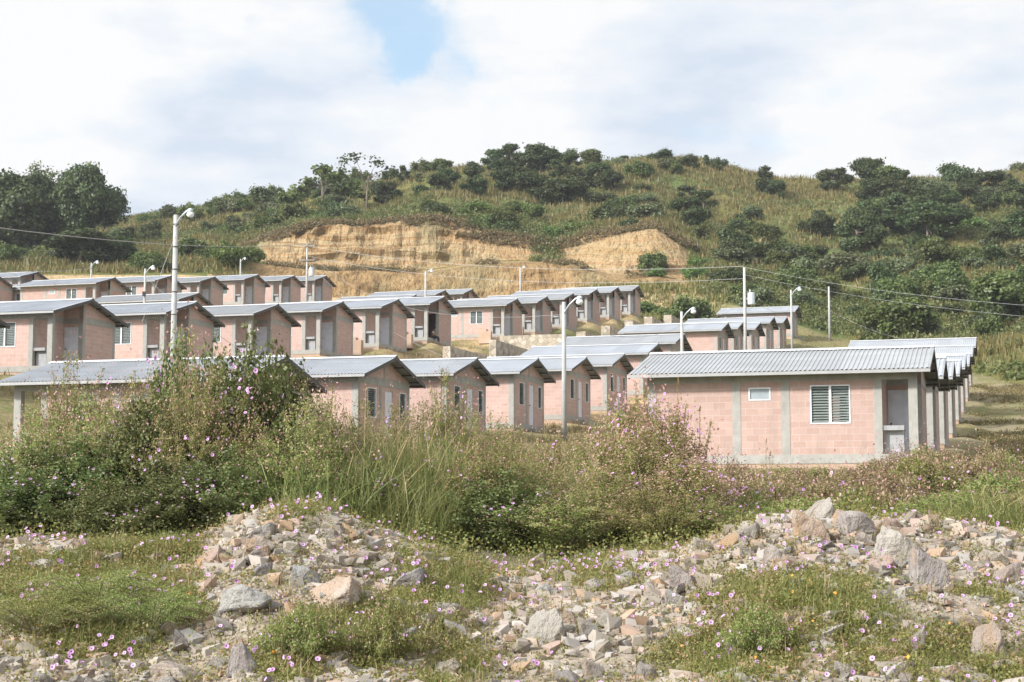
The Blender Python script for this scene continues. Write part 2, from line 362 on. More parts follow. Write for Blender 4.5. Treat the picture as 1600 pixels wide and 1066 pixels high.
def m_cut():
    t = NT('exposed_earth'); g = t.geo(); s = t.n('SeparateXYZ'); t.l(g, s.inputs[0])
    warp = t.noise(g, .08, 4); z = t.math('ADD', s.outputs[2], t.math('MULTIPLY', warp, 3.5))
    cz = t.n('CombineXYZ'); t.l(z, cz.inputs[2]); t.l(t.math('MULTIPLY', s.outputs[0], .03), cz.inputs[0])
    st = t.noise(cz.outputs[0], .55, 6, .65)
    col = t.ramp(st, [(.30, (.20, .12, .055)), (.40, (.35, .225, .10)), (.46, (.43, .325, .185)), (.51, (.39, .235, .115)), (.56, (.45, .35, .205)), (.61, (.27, .16, .075)), (.66, (.42, .29, .14)), (.74, (.30, .19, .09))])
    a = t.n('Attribute'); a.attribute_name = 'zone'; sz = t.n('SeparateXYZ'); t.l(a.outputs['Vector'], sz.inputs[0])
    low = t.ramp(t.noise(t.map(g, (.5, .5, 1)), .5, 5, .65), [(.3, (.18, .115, .06)), (.5, (.34, .225, .11)), (.7, (.44, .33, .185))])
    col = t.mix(sz.outputs[1], col, low)
    stx = t.noise(t.map(g, (1.6, 1.6, .05)), .8, 5, .6)     # rain runnels
    col = t.mix(t.mr(stx, .53, .62, 0, .38), col, (.20, .13, .07))
    col = t.mix(t.mr(t.noise(g, .12, 5), .52, .66, 0, .55), col, (.22, .20, .11))
    col = t.mix(t.mr(t.noise(g, 1.3, 4), .56, .7, 0, .6), col, (.14, .11, .06))
    return t.finish(col, .97, bump=t.math('ADD', t.math('MULTIPLY', st, .6), stx), bs=1, bd=1.3, spec=.05)
M['cut'] = m_cut()

# ---------------------------------------------------------------- where the houses stand
A = math.atan(775/F*cp)
E1 = Vector((math.cos(A), -math.sin(A), 0)); E2 = Vector((math.sin(A), math.cos(A), 0))
L, W, OX, OY, APEX = 8.05, 5.5, .42, .60, 3.36
ORD = ['first', 'second', 'third', 'fourth', 'fifth', 'sixth', 'seventh', 'eighth', 'ninth', 'tenth', 'eleventh', 'twelfth', 'thirteenth', 'fourteenth']
houses = []   # (row, index, kind, origin)
def add_house(row, i, kind, px, py, Y):
    ap = Pt(px, py, Y)
    o = ap-E1*(L+OX)-E2*(W/2); o.z = ap.z-APEX
    houses.append((row, i, kind, o))
for i, (px, py) in enumerate([(446, 558), (617, 558), (743.5, 561), (839, 561), (914.7, 559), (974, 554), (1027, 537.6), (1067.6, 522.6),
                              (1136.7, 504.6), (1160.7, 503), (1186.8, 504.6), (1208.8, 495.5), (1228.9, 495.5), (1246.9, 479)]):
    add_house('front', i, 'B', px, py, 61000/(1575-px))
for i, (px, py) in enumerate([(-56, 463), (145.6, 468), (308, 472.5), (435, 476), (536, 472), (623, 468), (694.6, 464),
                              (808.7, 467), (855, 463.5), (895.8, 458.7), (933, 452), (966, 449), (998, 446.7)]):
    add_house('second', i, 'A', px, py, 110400/(1575-px))
for i, (px, py) in enumerate([(179.6, 434), (268, 431), (336, 432.5), (403, 429.5), (460, 431), (510, 431)]):
    add_house('back', i, 'A', px, py, 215000/(1575-px))
for i, (px, py) in enumerate([(311, 458), (650, 461), (696, 453.6), (738, 452)]):
    add_house('gap', i, 'A', px, py, 168000/(1575-px))
for i, (px, py, Y) in enumerate([(60, 425, 176), (1, 433, 165), (95, 443, 170)]):
    add_house('far', i, 'A', px, py, Y)
for i, py in enumerate([543, 560, 565, 564, 556, 553.6, 540.5, 528.6]):
    Y = 50.4+9.6*i; add_house('right', i, 'A', 1575-5800/Y, py, Y)

# ---------------------------------------------------------------- terrain height
ctrl = []
for row, i, k, o in houses:
    for s in (0, .5, 1):
        q = o+E1*(L*s)+E2*(W/2); ctrl.append((q.x, q.y, o.z-.42))
    if row == 'right' and i:
        pz = [h for h in houses if h[0] == 'right' and h[1] == i-1][0][3]
        for f_ in (.33, .66):
            for d, dz in ((6, 0), (10, 0), (22, .2), (45, .8)): q = o.lerp(pz, f_)+E1*(L+d)+E2*W/2; ctrl.append((q.x, q.y, q.z-.5+dz))
    if row == 'right':
        for d, dz in ((10, 0), (22, .2), (45, .8)): q = o+E1*(L+d)+E2*W/2; ctrl.append((q.x, q.y, o.z-.5+dz))
    if row == 'second' and i < 7: q = o+E1*(L+7)+E2*W/2; ctrl.append((q.x, q.y, o.z-1.9))
for X in (-60, -35, -14, -9, -4, 0, 4, 9, 14, 35, 60):
    ctrl += [(X, 27, 1.05), (X, 33, 1.35)]
for X in (-5, 0, 5, 10, 13): ctrl += [(X, 42, 2.0)]
for X, Y, z in ((-60, 80, 9), (-60, 130, 17), (-90, 180, 26), (-40, 40, 3), (-25, 42, 2.6), (40, 45, 2.2), (-60, 215, 31), (60, 150, 13), (-30, 60, 4.6)): ctrl.append((X, Y, z))
ctrl = np.array(ctrl)
FP = [np.array((o.x, o.y, o.z)) for _, _, _, o in houses]
def mls(X, Y):
    X = np.asarray(X, float).ravel(); Y = np.asarray(Y, float).ravel(); out = np.empty_like(X)
    for a in range(0, len(X), 20000):
        x = X[a:a+20000, None]; y = Y[a:a+20000, None]
        dx = ctrl[None, :, 0]-x; dy = ctrl[None, :, 1]-y; d2 = dx*dx+dy*dy
        h = 7+.03*y
        w = 1/(d2/(h*h)+.5)**2.6
        sw = w.sum(1)
        mx = (w*dx).sum(1)/sw; my = (w*dy).sum(1)/sw; z = ctrl[None, :, 2]; mz = (w*z).sum(1)/sw
        cxx = (w*(dx-mx[:, None])**2).sum(1)/sw+6; cyy = (w*(dy-my[:, None])**2).sum(1)/sw+6; cxy = (w*(dx-mx[:, None])*(dy-my[:, None])).sum(1)/sw
        cxz = (w*(dx-mx[:, None])*(z-mz[:, None])).sum(1)/sw; cyz = (w*(dy-my[:, None])*(z-mz[:, None])).sum(1)/sw
        det = cxx*cyy-cxy**2; gx = (cxz*cyy-cyz*cxy)/det; gy = (cyz*cxx-cxz*cxy)/det
        out[a:a+20000] = mz-np.clip(gx, -.4, .4)*mx-np.clip(gy, -.4, .4)*my
    return out
PK = [(-900, (215, 430), (225, 421), (245, 404), (280, 378), (340, 350)), (0, (215, 430), (225, 421), (245, 404), (280, 378), (340, 352)),
      (200, (215, 430), (225, 421), (245, 402), (280, 376), (340, 348)), (330, (218, 428), (222, 415), (240, 398), (280, 365), (340, 322)),
      (385, (222, 432), (225, 411), (240, 405), (248, 386), (335, 313)), (420, (222, 445), (225, 414), (238, 410), (242, 372), (335, 309)),
      (500, (224, 462), (227, 424), (238, 419), (242, 349), (335, 300)),
      (560, (224, 464), (227, 426), (238, 421), (242, 345), (335, 288)), (670, (224, 466), (227, 427), (238, 420), (242, 344), (335, 266)),
      (725, (225, 467), (228, 418), (238, 412), (242, 350), (335, 260)), (762, (225, 466), (228, 412), (238, 408), (242, 368), (335, 257)),
      (820, (225, 462), (228, 410), (238, 407), (241, 375), (335, 256)), (860, (225, 460), (228, 413), (238, 407), (242, 378), (335, 256)),
      (895, (224, 458), (227, 415), (238, 409), (242, 374), (335, 257)), (950, (224, 452), (227, 434), (234, 427), (240, 365), (335, 257)),
      (1025, (222, 450), (225, 436), (232, 428), (240, 361), (335, 255)), (1062, (222, 452), (226, 438), (232, 428), (239, 384), (335, 255)),
      (1090, (215, 460), (222, 440), (234, 418), (245, 394), (335, 256)), (1200, (200, 492), (225, 445), (250, 400), (285, 340), (335, 278)),
      (1300, (195, 528), (225, 460), (255, 400), (290, 340), (335, 280)), (1400, (165, 548), (205, 480), (245, 405), (285, 345), (335, 279)),
      (1500, (140, 580), (185, 500), (230, 425), (280, 350), (335, 273)), (1600, (125, 605), (175, 510), (225, 430), (275, 350), (335, 270)),
      (2600, (125, 605), (175, 510), (225, 430), (275, 350), (335, 268))]
PKx = np.array([k[0] for k in PK], float)
CREST = np.array([(-300, 862), (0, 856), (100, 862), (200, 868), (300, 866), (320, 856), (345, 838), (400, 812), (470, 800), (520, 812), (580, 838), (650, 860), (700, 884), (760, 906), (820, 912),
                  (900, 900), (1000, 884), (1080, 864), (1150, 838), (1230, 815), (1270, 808), (1330, 814), (1400, 822), (1450, 824), (1520, 838), (1600, 850), (1900, 870)], float)
def Zarr(py, Y):
    v = (CY-py)/F; return EYE+(sp+v*cp)/(cp-v*sp)*Y
def H(X, Y, detail=True):
    sh = np.shape(X); X = np.asarray(X, float).ravel(); Y = np.maximum(np.asarray(Y, float).ravel(), .5)
    z = mls(X, Y)
    # the open field beside the right-hand row climbs evenly
    rw = [o for row, i, k, o in houses if row == 'right']; o0 = rw[0]; tt = [(o-o0).dot(E2) for o in rw]; zz = [o.z-.5 for o in rw]
    al = (X-o0.x)*E2.x+(Y-o0.y)*E2.y; la = (X-o0.x)*E1.x+(Y-o0.y)*E1.y
    cf = np.polyfit(np.array(tt)+2.7, zz, 3); zl = np.polyval(cf, np.clip(al, -6, tt[-1]+12))+.012*np.clip(la-L, 0, 60)
    w = sstep(L+.4, L+3.5, la)*sstep(-7, -1, al)*(1-sstep(tt[-1]+5, tt[-1]+16, al)); z = z*(1-w)+zl*w
    # level the ground round each house
    for row, i, k, o in houses:
        dx = X-o.x; dy = Y-o.y; lx = dx*E1.x+dy*E1.y; ly = dx*E2.x+dy*E2.y
        d = np.maximum(np.maximum(-lx, lx-L), np.maximum(-ly, ly-W))
        w = 1-sstep(.3, 1.7, d); z = z*(1-w)+(o.z-.42)*w
    z = z+(fbm(X*.25, Y*.25, 4)-.5)*.35*sstep(24, 34, Y)
    # foreground rubble
    pxf = CX+F*X/(Y*cp); zc = Zarr(np.interp(pxf, CREST[:, 0], CREST[:, 1]), 20.0)
    ks = [2, 8, 11, 14.3, 17, 20, 21.2, 23.5, 27]
    kz = [zc*0-.15, zc*0-.15, zc*0-.10, -.02+.16*(zc-.6), .04+.58*(zc-.1), zc, zc-.06, .62*zc+.22, zc*0+1.08]
    zf = np.zeros_like(z)
    for a in range(len(ks)-1):
        m = (Y >= ks[a]) & (Y <= ks[a+1]); t = (Y-ks[a])/(ks[a+1]-ks[a]); t = t*t*(3-2*t)*.5+t*.5
        zf = np.where(m, kz[a]*(1-t)+kz[a+1]*t, zf)
    zf = np.where(Y < 2, -.15, zf)
    zf += (fbm(X*.7+9, Y*.7, 4)-.5)*.34+(fbm(X*3, Y*3, 3)-.5)*.09
    w = sstep(25, 34, Y); z = zf*(1-w)+z*w
    # hill
    pxh = CX+F*X/(Y*1.012)
    warp = (fbm(X*.05+40, Y*0+3, 3)-.5)*6
    KY = [np.interp(pxh, PKx, [k[1+j][0] for k in PK])+warp*(.3 if j in (0,) else 1)*(j < 4) for j in range(5)]
    KP = [np.interp(pxh, PKx, [k[1+j][1] for k in PK]) for j in range(5)]
    inc = (pxh > 395)*(pxh < 1090); KP[3] = KP[3]+inc*(fbm(X*.22+11, Y*0+5, 4)-.5)*16; KP[1] = KP[1]+inc*(fbm(X*.2+31, Y*0+8, 3)-.5)*8
    KZ = [Zarr(KP[j], KY[j]) for j in range(5)]
    zh = KZ[0]+(Y-KY[0])*.1
    for j in range(4):
        m = (Y > KY[j]) & (Y <= KY[j+1]); t = (Y-KY[j])/(KY[j+1]-KY[j]); zh = np.where(m, KZ[j]*(1-t)+KZ[j+1]*t, zh)
    far = Y > KY[4]; zh = np.where(far, np.maximum(KZ[4]+(Y-KY[4])*.02-((Y-KY[4])**2)*.0035, 5), zh)
    am = sstep(5, 35, Y-KY[0])*(1-np.exp(-((Y-KY[3])/14)**2)*.85)
    zh = zh+am*((fbm(X*.035, Y*.035, 4)-.5)*7+(fbm(X*.2, Y*.2, 3)-.5)*1.6)*(1-.6*sstep(300, 335, Y))
    w = sstep(-9, 0, Y-KY[0]); z = z*(1-w)+zh*w
    return z.reshape(sh)
def Hs(x, y): return float(H(np.array([x]), np.array([y]))[0])
def hit(px, py, y0=10, y1=60):
    """where the line of sight through a picture point meets the ground"""
    Ys = np.linspace(y0, y1, 500); v = (CY-py)/F; u = (px-CX)/F; dy = cp-v*sp
    Z = EYE+(sp+v*cp)/dy*Ys; g = H(u/dy*Ys, Ys); k = np.argmax(g >= Z)
    if not (g >= Z).any(): k = len(Ys)-1
    return Vector((u/dy*Ys[k], Ys[k], g[k]))

def build_terrain():
    tx = np.concatenate([np.linspace(-4000, -460, 24, endpoint=False), np.arange(-460, 2060, 6.0), np.linspace(2060, 5600, 24)])
    ys = [1.5]
    while ys[-1] < 30: ys.append(ys[-1]*1.018 if ys[-1] > 9 else ys[-1]*1.08)
    while ys[-1] < 122: ys.append(ys[-1]*1.011)
    while ys[-1] < 216: ys.append(ys[-1]+1.6)
    while ys[-1] < 252: ys.append(ys[-1]+.5)
    while ys[-1] < 350: ys.append(ys[-1]+2)
    while ys[-1] < 2500: ys.append(ys[-1]*1.12)
    ys = np.array(ys); YY, TT = np.meshgrid(ys, tx, indexing='ij'); XX = (TT-CX)/F*YY
    ZZ = H(XX, YY); nr, nc = XX.shape
    # runnels and lumps on the steep cut: push the faces in and out along the line of sight
    V = np.stack([XX, YY, ZZ], -1)
    gy = np.gradient(ZZ, axis=0)/np.maximum(np.gradient(YY, axis=0), .01)
    steep = sstep(.9, 2.0, gy)*((YY > 205) & (YY < 256))
    rid = 1-np.abs(vnoise(XX*.45+2*fbm(XX*.3, ZZ*.2, 2), ZZ*.06)-.5)*2; off = ((fbm(XX*1.1, ZZ*.10, 4)-.5)*1.5+rid*.12+(fbm(XX*.14, ZZ*.3, 3)-.5)*2.6+(fbm(XX*.1, ZZ*1.6, 3)-.5)*3.4)*steep
    V[..., 1] += off; V[..., 2] += (fbm(XX*.6+5, YY*.6, 3)-.5)*.7*steep
    idx = np.arange(nr*nc).reshape(nr, nc)
    Fa = np.stack([idx[:-1, :-1], idx[:-1, 1:], idx[1:, 1:], idx[1:, :-1]], -1).reshape(-1, 4)
    fs = (gy[:-1, :-1]+gy[1:, 1:]+gy[1:, :-1]+gy[:-1, 1:])/4
    PXf = CX+F*(XX/(YY*1.012)); yb = np.interp(PXf, PKx, [k[1][0] for k in PK])
    cutz = ((YY > yb-3) & (YY < yb+24) & (PXf > 335) & (PXf < 1093))[:-1, :-1]
    gap = (PXf > 840) & (PXf < 868) & (YY > 239)
    cut = cutz & ((fs > .55) | (YY[:-1, :-1] < yb[:-1, :-1]+11)) & ~gap[:-1, :-1]
    kind = np.where(cut, 2, np.where((YY > yb-2)[:-1, :-1], 1, 0)).ravel()
    zone = np.zeros((nr, nc, 3)); zone[..., 0] = 1-sstep(23, 27, YY+(fbm(XX, YY, 3)-.5)*6)
    lat = XX*E1.x+YY*E1.y                      # position across the rows
    vil = sstep(70, 95, YY)*(1-sstep(225, 235, YY))*(1-sstep(1050, 1100, PXf))
    zone[..., 2] = np.clip(vil*sstep(.35, .55, fbm(XX*.12, YY*.12, 4)), 0, 1)*(YY < yb)
    fld = (PXf > 1430)*(YY > 38)*(YY < yb-2)*sstep(1430, 1500, PXf+(fbm(XX*.3, YY*.3, 3)-.5)*60); zone[..., 0] = np.maximum(zone[..., 0], fld*sstep(.36, .62, fbm(XX*.5, YY*.5, 4))*.4)
    band = np.exp(-((YY-118-(PXf-1500)*.0)/4.5)**2)*(PXf > 1500); zone[..., 2] = np.maximum(zone[..., 2], band*.9)
    zone[..., 1] = sstep(0, 1, (yb+8-YY)/3)*(YY > yb-6)
    for k, nm, mt in ((0, 'ground', M['ground']), (1, 'hillside', M['hill']), (2, 'earth_cut', M['cut'])):
        f = Fa[kind == k]; u, inv = np.unique(f, return_inverse=True)
        me = np_mesh(nm, V.reshape(-1, 3)[u], inv.reshape(f.shape), mt, attrs={'zone': ('POINT', 'FLOAT_VECTOR', zone.reshape(-1, 3)[u])}, smooth=(k != 2))
        link(nm, me)['kind'] = 'structure'
    me = np_mesh('far_ground', [(-4000, -4000, -1.5), (4000, -4000, -1.5), (4000, 4000, -1.5), (-4000, 4000, -1.5)], [(0, 1, 2, 3)], M['hill'])
    link('surrounding_ground', me)['kind'] = 'structure'
build_terrain()

# ---------------------------------------------------------------- house parts
FRONT_COLS = [(0, .25), (2.60, 2.85), (4.08, 4.33), (6.81, 7.04), (7.80, 8.05)]
T = .15; P = .012
WINS = {'side': [(3.10, 3.76, 1.64, 2.03), (4.94, 6.12, .91, 2.07)]}
def zr(y): return 2.43+.27*min(y+OY, W+OY-y)      # underside of the roof sheet
def grid_wall(mb, axis, fixed, a0, a1, z0, z1, holes):
    xs = sorted({a0, a1, *[h[0] for h in holes], *[h[1] for h in holes]}); zs = sorted({z0, z1, *[h[2] for h in holes], *[h[3] for h in holes]})
    for i in range(len(xs)-1):
        for j in range(len(zs)-1):
            mx, mz = (xs[i]+xs[i+1])/2, (zs[j]+zs[j+1])/2
            if any(h[0] < mx < h[1] and h[2] < mz < h[3] for h in holes): continue
            if axis == 'x': mb.box(xs[i], xs[i+1], fixed, fixed+T, zs[j], zs[j+1])
            else: mb.box(fixed, fixed+T, xs[i], xs[i+1], zs[j], zs[j+1])
ENDH = [(.95, 1.85, .93, 2.08), (2.80, 3.62, 0, 2.05), (4.38, 5.12, .93, 2.08)]
def make_house(kind):
    mir = L if kind == 'B' else None
    def bm_(mb, name, mat, parent, smooth=False): return link(name, mb.mesh(name, mat, mir, smooth), parent)
    def mx(x0, x1): return (x0, x1) if mir is None else (L-x1, L-x0)
    root = empty('block_house')
    w = MB()
    grid_wall(w, 'x', 0, 0, 6.85, 0, 2.5, WINS['side'])
    grid_wall(w, 'x', W-T, 0, L, 0, 2.5, [(4.9, 6.1, .91, 2.07)])
    grid_wall(w, 'y', 0, T, W-T, 0, 2.5, ENDH)
    grid_wall(w, 'y', L-T, 2.60, W-T, 0, 2.5, [])
    grid_wall(w, 'y', 6.85, T, 2.60, 0, 2.5, [])
    grid_wall(w, 'x', 2.60, 7.0, L-T, 0, 2.5, [(7.04, 7.88, 0, 2.05)])
    g = .05
    w.prism([(0, 2.5), (W, 2.5), (W, zr(W)-g), (W/2, zr(W/2)-g), (0, zr(0)-g)], 'x', 0, T)
    w.prism([(2.60, 2.5), (W, 2.5), (W, zr(W)-g), (W/2, zr(W/2)-g), (2.60, zr(2.60)-g)], 'x', L-T, L)
    w.prism([(T, 2.5), (2.75, 2.5), (2.75, zr(2.75)-g), (T, zr(T)-g)], 'x', 6.85, 7.0)
    w.box(7.0, L-T, 2.60, 2.60+T, 2.5, zr(2.60)-g)
    bm_(w, 'block_wall', M['brick'], root)
    c = MB()
    for a, b in FRONT_COLS: c.box(a-(P if a == 0 else 0), b+(P if b > 8 else 0), -P, .2, 0, 2.2)
    c.box(-P, L+P, -P-.004, .2, 2.2, 2.52)            # ring beam, front
    for a, b in [(-P, .2), (2.6, 2.85), (5.3, 5.5), (7.85, L+P)]: c.box(a, b, W-.2, W+P, 0, 2.2)
    c.box(-P, L+P, W-.2, W+P+.004, 2.2, 2.52)
    c.box(-P-.003, .19, .2, W-.2, 2.2, 2.50); c.box(L-.19, L+P+.003, 2.6, W-.2, 2.2, 2.50)
    c.box(6.84, 7.012, .2, 2.6, 2.2, 2.50); c.box(7.012, L-.19, 2.585, 2.77, 2.2, 2.45)
    c.box(-P-.002, .19, 2.2, 2.42, 0, 2.2); c.box(-P-.002, .19, 2.65, 2.8, 2.5, zr(2.7)-.06)
    c.box(L-.22, L+P, 2.58, 2.80, 0, 2.2); c.box(L-.19, L+P+.001, 2.60, 2.78, 2.5, zr(2.62)-.06)
    c.box(-P-.001, .05, T, W-T, .70, .80) if False else None
    bm_(c, 'concrete_frame', M['concrete'], root)
    s = MB(); s.box(-.02, L+.02, -.022, W+.02, -.27, 0); bm_(s, 'floor_slab', M['concrete'], root)
    f = MB(); f.box(0, L, 0, W, -1.3, -.27); bm_(f, 'footing', M['footing'], root)
    # corrugated roof
    r = MB(); pitch = .135; x0, x1 = -.5, L+OX; n = int((x1-x0)/pitch); prof = []
    for k in range(n):
        b = x0+k*pitch; prof += [(b, 0), (b+.07, 0), (b+.088, .024), (b+.118, .024)]
    prof.append((x1, 0))
    for sgn in (0, 1):
        pts = []
        for (x, dz) in prof:
            for tt in (0, .5, 1):
                y = -OY+tt*(W/2+OY); z = 2.43+.27*(y+OY)+.035+dz
                pts.append((x, y if sgn == 0 else W-y, z))
        fs = []
        for k in range(len(prof)-1):
            for j in (0, 1):
                q = (k*3+j, (k+1)*3+j, (k+1)*3+j+1, k*3+j+1); fs.append(q if sgn == 0 else q[::-1])
        r.poly(pts, fs)
    ro = bm_(r, 'roof', M['roof'], root)
    k = MB(); za = zr(W/2)+.035
    k.prism([(W/2-.17, za-.17*.27+.034), (W/2, za+.055), (W/2+.17, za-.17*.27+.034), (W/2+.17, za-.17*.27+.046), (W/2, za+.068), (W/2-.17, za-.17*.27+.046)], 'x', x0-.01, x1+.01)
    bm_(k, 'ridge_cap', M['cap'], ro)
    e = MB()
    for sg in (0, 1):
        y = -OY-.012 if sg == 0 else W+OY-.008
        e.box(x0, x1, y, y+.02, 2.36, 2.455)
    bm_(e, 'eave_trim', M['fascia'], ro)
    u = MB()
    for y in (-.50, -.05, .85, 1.75, 2.60, W-2.60, W-1.75, W-.85, W+.05-.07, W+.50-.07): u.box(x0+.04, x1-.04, y, y+.06, zr(y+.03)-.075, zr(y+.03)-.004)
    for xa in (x0+.002, x1-.05):
        for sg in (0, 1):
            ya, yb = (-OY+.03, W/2) if sg == 0 else (W/2, W+OY-.03)
            u.prism([(ya, zr(ya)-.11), (yb, zr(yb)-.11), (yb, zr(yb)+.02), (ya, zr(ya)+.02)], 'x', xa, xa+.045)
    bm_(u, 'purlins', M['dark_steel'], ro)
    # windows: frame and louvres
    def window(axis, fixed, a0, a1, z0, z1, mull):
        fr = MB(); lv = MB(); d = .05
        def bx(mb, p, q, e0, e1, za_, zb_):
            if axis == 'x': mb.box(p, q, fixed+e0, fixed+e1, za_, zb_)
            else: mb.box(fixed+e0, fixed+e1, p, q, za_, zb_)
        t_ = .038
        out = (-.018, .06) if fixed < 1 else (T-.06, T+.018)
        bx(fr, a0, a1, *out, z0, z0+t_); bx(fr, a0, a1, *out, z1-t_, z1)
        bx(fr, a0, a0+t_, *out, z0+t_, z1-t_); bx(fr, a1-t_, a1, *out, z0+t_, z1-t_)
        m_ = (a0+a1)/2
        if mull: bx(fr, m_-.035, m_+.035, *out, z0+t_, z1-t_)
        o1 = .055 if fixed < 1 else T-.055; n_ = max(3, int((z1-z0-.08)/.078))
        if axis == 'x' and not mull:      # small pane of frosted glass
            n_ = 0; lv.box(a0+t_, a1-t_, fixed+.02, fixed+.03, z0+t_, z1-t_)
        for q in range(n_):
            zc = z0+.05+(q+.5)*(z1-z0-.1)/n_
            for (p0, p1) in (((a0+t_, m_-.035), (m_+.035, a1-t_)) if mull else ((a0+t_, a1-t_),)):
                s_ = -1 if fixed < 1 else 1
                ya, yb = fixed+o1+.0, fixed+o1-s_*.05
                lo, hi = (ya, yb)
                prof4 = [(fixed+o1+s_*.035, zc-.034), (fixed+o1+s_*.045, zc-.030), (fixed+o1-s_*.025, zc+.040), (fixed+o1-s_*.035, zc+.036)]
                lv.prism(prof4, 'x', p0, p1) if axis == 'x' else lv.prism(prof4, 'y', p0, p1)
        wo = bm_(fr, 'window', M['white'], root); bm_(lv, 'louvres' if n_ else 'pane', M['louvre'] if n_ else M['frosted'], wo)
        return wo
    for (a0, a1, z0, z1) in WINS['side']: window('x', 0, a0, a1, z0, z1, a1-a0 > 1)
    for (a0, a1, z0, z1) in (ENDH[0], ENDH[2]): window('y', 0, a0, a1, z0, z1, False)
    # dark rooms behind the panes
    b = MB(); b.box(.19, 6.80, .19, .215, .02, 2.45) if False else None
    # doors
    def door(axis, fixed, a0, a1):
        d = MB(); h = MB(); zt = 2.03
        out0, out1 = .03, .07
        def bx(mb, p, q, e0, e1, za_, zb_):
            if axis == 'x': mb.box(p, q, fixed+e0, fixed+e1, za_, zb_)
            else: mb.box(fixed+e0, fixed+e1, p, q, za_, zb_)
        bx(d, a0, a1, out0, out1, .01, zt+.02)
        for (q0, q1, e0, e1) in ((.10, .42, .15, .85), (.58, .90, .15, .85), (.10, .42, 1.0, 1.55), (.58, .90, 1.0, 1.55), (.10, .42, 1.65, 1.9), (.58, .90, 1.65, 1.9)):
            ww = a1-a0; bx(d, a0+q0*ww, a0+q1*ww, out0-.012, out0-.001, e0, e1)
        do = bm_(d, 'door', M['door'], root)
        bx(h, a0+.06, a0+.11, out0-.06, out0-.002, .98, 1.03); bm_(h, 'handle', M['knob'], do)
        return do
    do1 = door('x', 2.60, 7.04, 7.88); door('y', 0, 2.80, 3.62)
    # wash basin in the porch opening
    k = MB(); k.box(7.045, 7.66, .03, .62, .70, .80); k.box(7.045, 7.10, .03, .62, .80, .84); k.box(7.60, 7.66, .03, .62, .80, .84); k.box(7.10, 7.60, .57, .62, .80, .84); k.box(7.10, 7.60, .03, .08, .80, .84)
    so = bm_(k, 'wash_basin', M['sink'], root)
    k = MB(); k.box(7.10, 7.64, .22, .58, 0, .70); bm_(k, 'pedestal', M['sink'], so)
    # step
    k = MB()
    k.box(-.75, -.022, 2.6, 3.8, -.55, -.18); k.box(-1.15, -.75, 2.6, 3.8, -.65, -.36); bm_(k, 'door_step', M['concrete'], root)
    return root, do1
protoA, doorA = make_house('A'); protoB, _ = make_house('B')
rot = -A
def house_label(row, i, kind):
    n = {'front': 14, 'second': 13, 'back': 6, 'gap': 4, 'far': 3, 'right': 8}[row]
    if row == 'front':
        if i == 0: return 'long grey roofed pink house behind the flowering bushes, nearest of its row'
        if i == 13: return 'last and highest house of the louvred gable row, by the hillside grass'
        return f'pink house with door and windows in its gable, {ORD[i]} from its row end'
    if row == 'second':
        if i == 0: return 'pink house cut off by the picture edge, only its roof tip and window showing'
        if i == 6: return 'pink block house with dark open doorway where a person sits'
        if i < 6: return f'porch gabled pink house, {ORD[i-1]} from the left in the second row'
        if i == 7: return 'pink porch house above the stone retaining wall with its whole side window showing'
        return f'small porch house below the earth cut, {ORD[i-7]} of the climbing row'
    if row == 'back': return f'small far pink house near the dirt mound, {ORD[i]} from the left of its row'
    if row == 'gap':
        return ['grey sheet roof poking up between two rows, behind the slim lamp mast', 'pale roof half hidden behind the second row, leftmost of three under the earth cut',
                'roof and gable tip behind the second row beside the lamp pole under the cut', 'small rightmost gable tip directly below the brown earth cut'][i]
    if row == 'far':
        return ['farthest left house roof in front of the dark trees', 'gable tip and window of a house at the left picture edge', 'pale pink house wall behind the back row at the left picture edge'][i]
    if i == 0: return 'nearest pink block house with louvred window and concrete wash basin'
    if i == 7: return 'last house of the right hand row with its long roof above the others'
    return f'pink porch house {ORD[i]} in line behind the nearest house on the right'
GR = {'front': 'houses with doors in their gables, front row', 'second': 'porch houses of the second row', 'back': 'porch houses of the back row',
      'gap': 'houses between the second and back rows', 'far': 'houses at the far left', 'right': 'porch houses in line on the right'}
HO = {}
firstA = firstB = True
for row, i, k, o in houses:
    if k == 'A': h = protoA if firstA else copy_tree(protoA); firstA = False
    else: h = protoB if firstB else copy_tree(protoB); firstB = False
    h.location = o; h.rotation_euler = (0, 0, rot); tag(h, house_label(row, i, k), 'house', GR[row]); HO[(row, i)] = h
# the open doorway of the house where the person sits
for ch in KIDS[HO[('second', 6)].name]:
    if ch.name.split('.')[0] == 'door' and ch.data == doorA.data:
        ch['label'] = 'door swung open inward on a dark room'
        ch.location = (7.86, 2.70-(-7.04)*0, 0); ch.rotation_euler = (0, 0, R(88)); ch.location = Vector((7.86, 2.66, 0))-Matrix.Rotation(R(88), 3, 'Z')@Vector((7.04, 2.60, 0))

def wl(o, x, y, z=0): return o+E1*x+E2*y+Vector((0, 0, z))

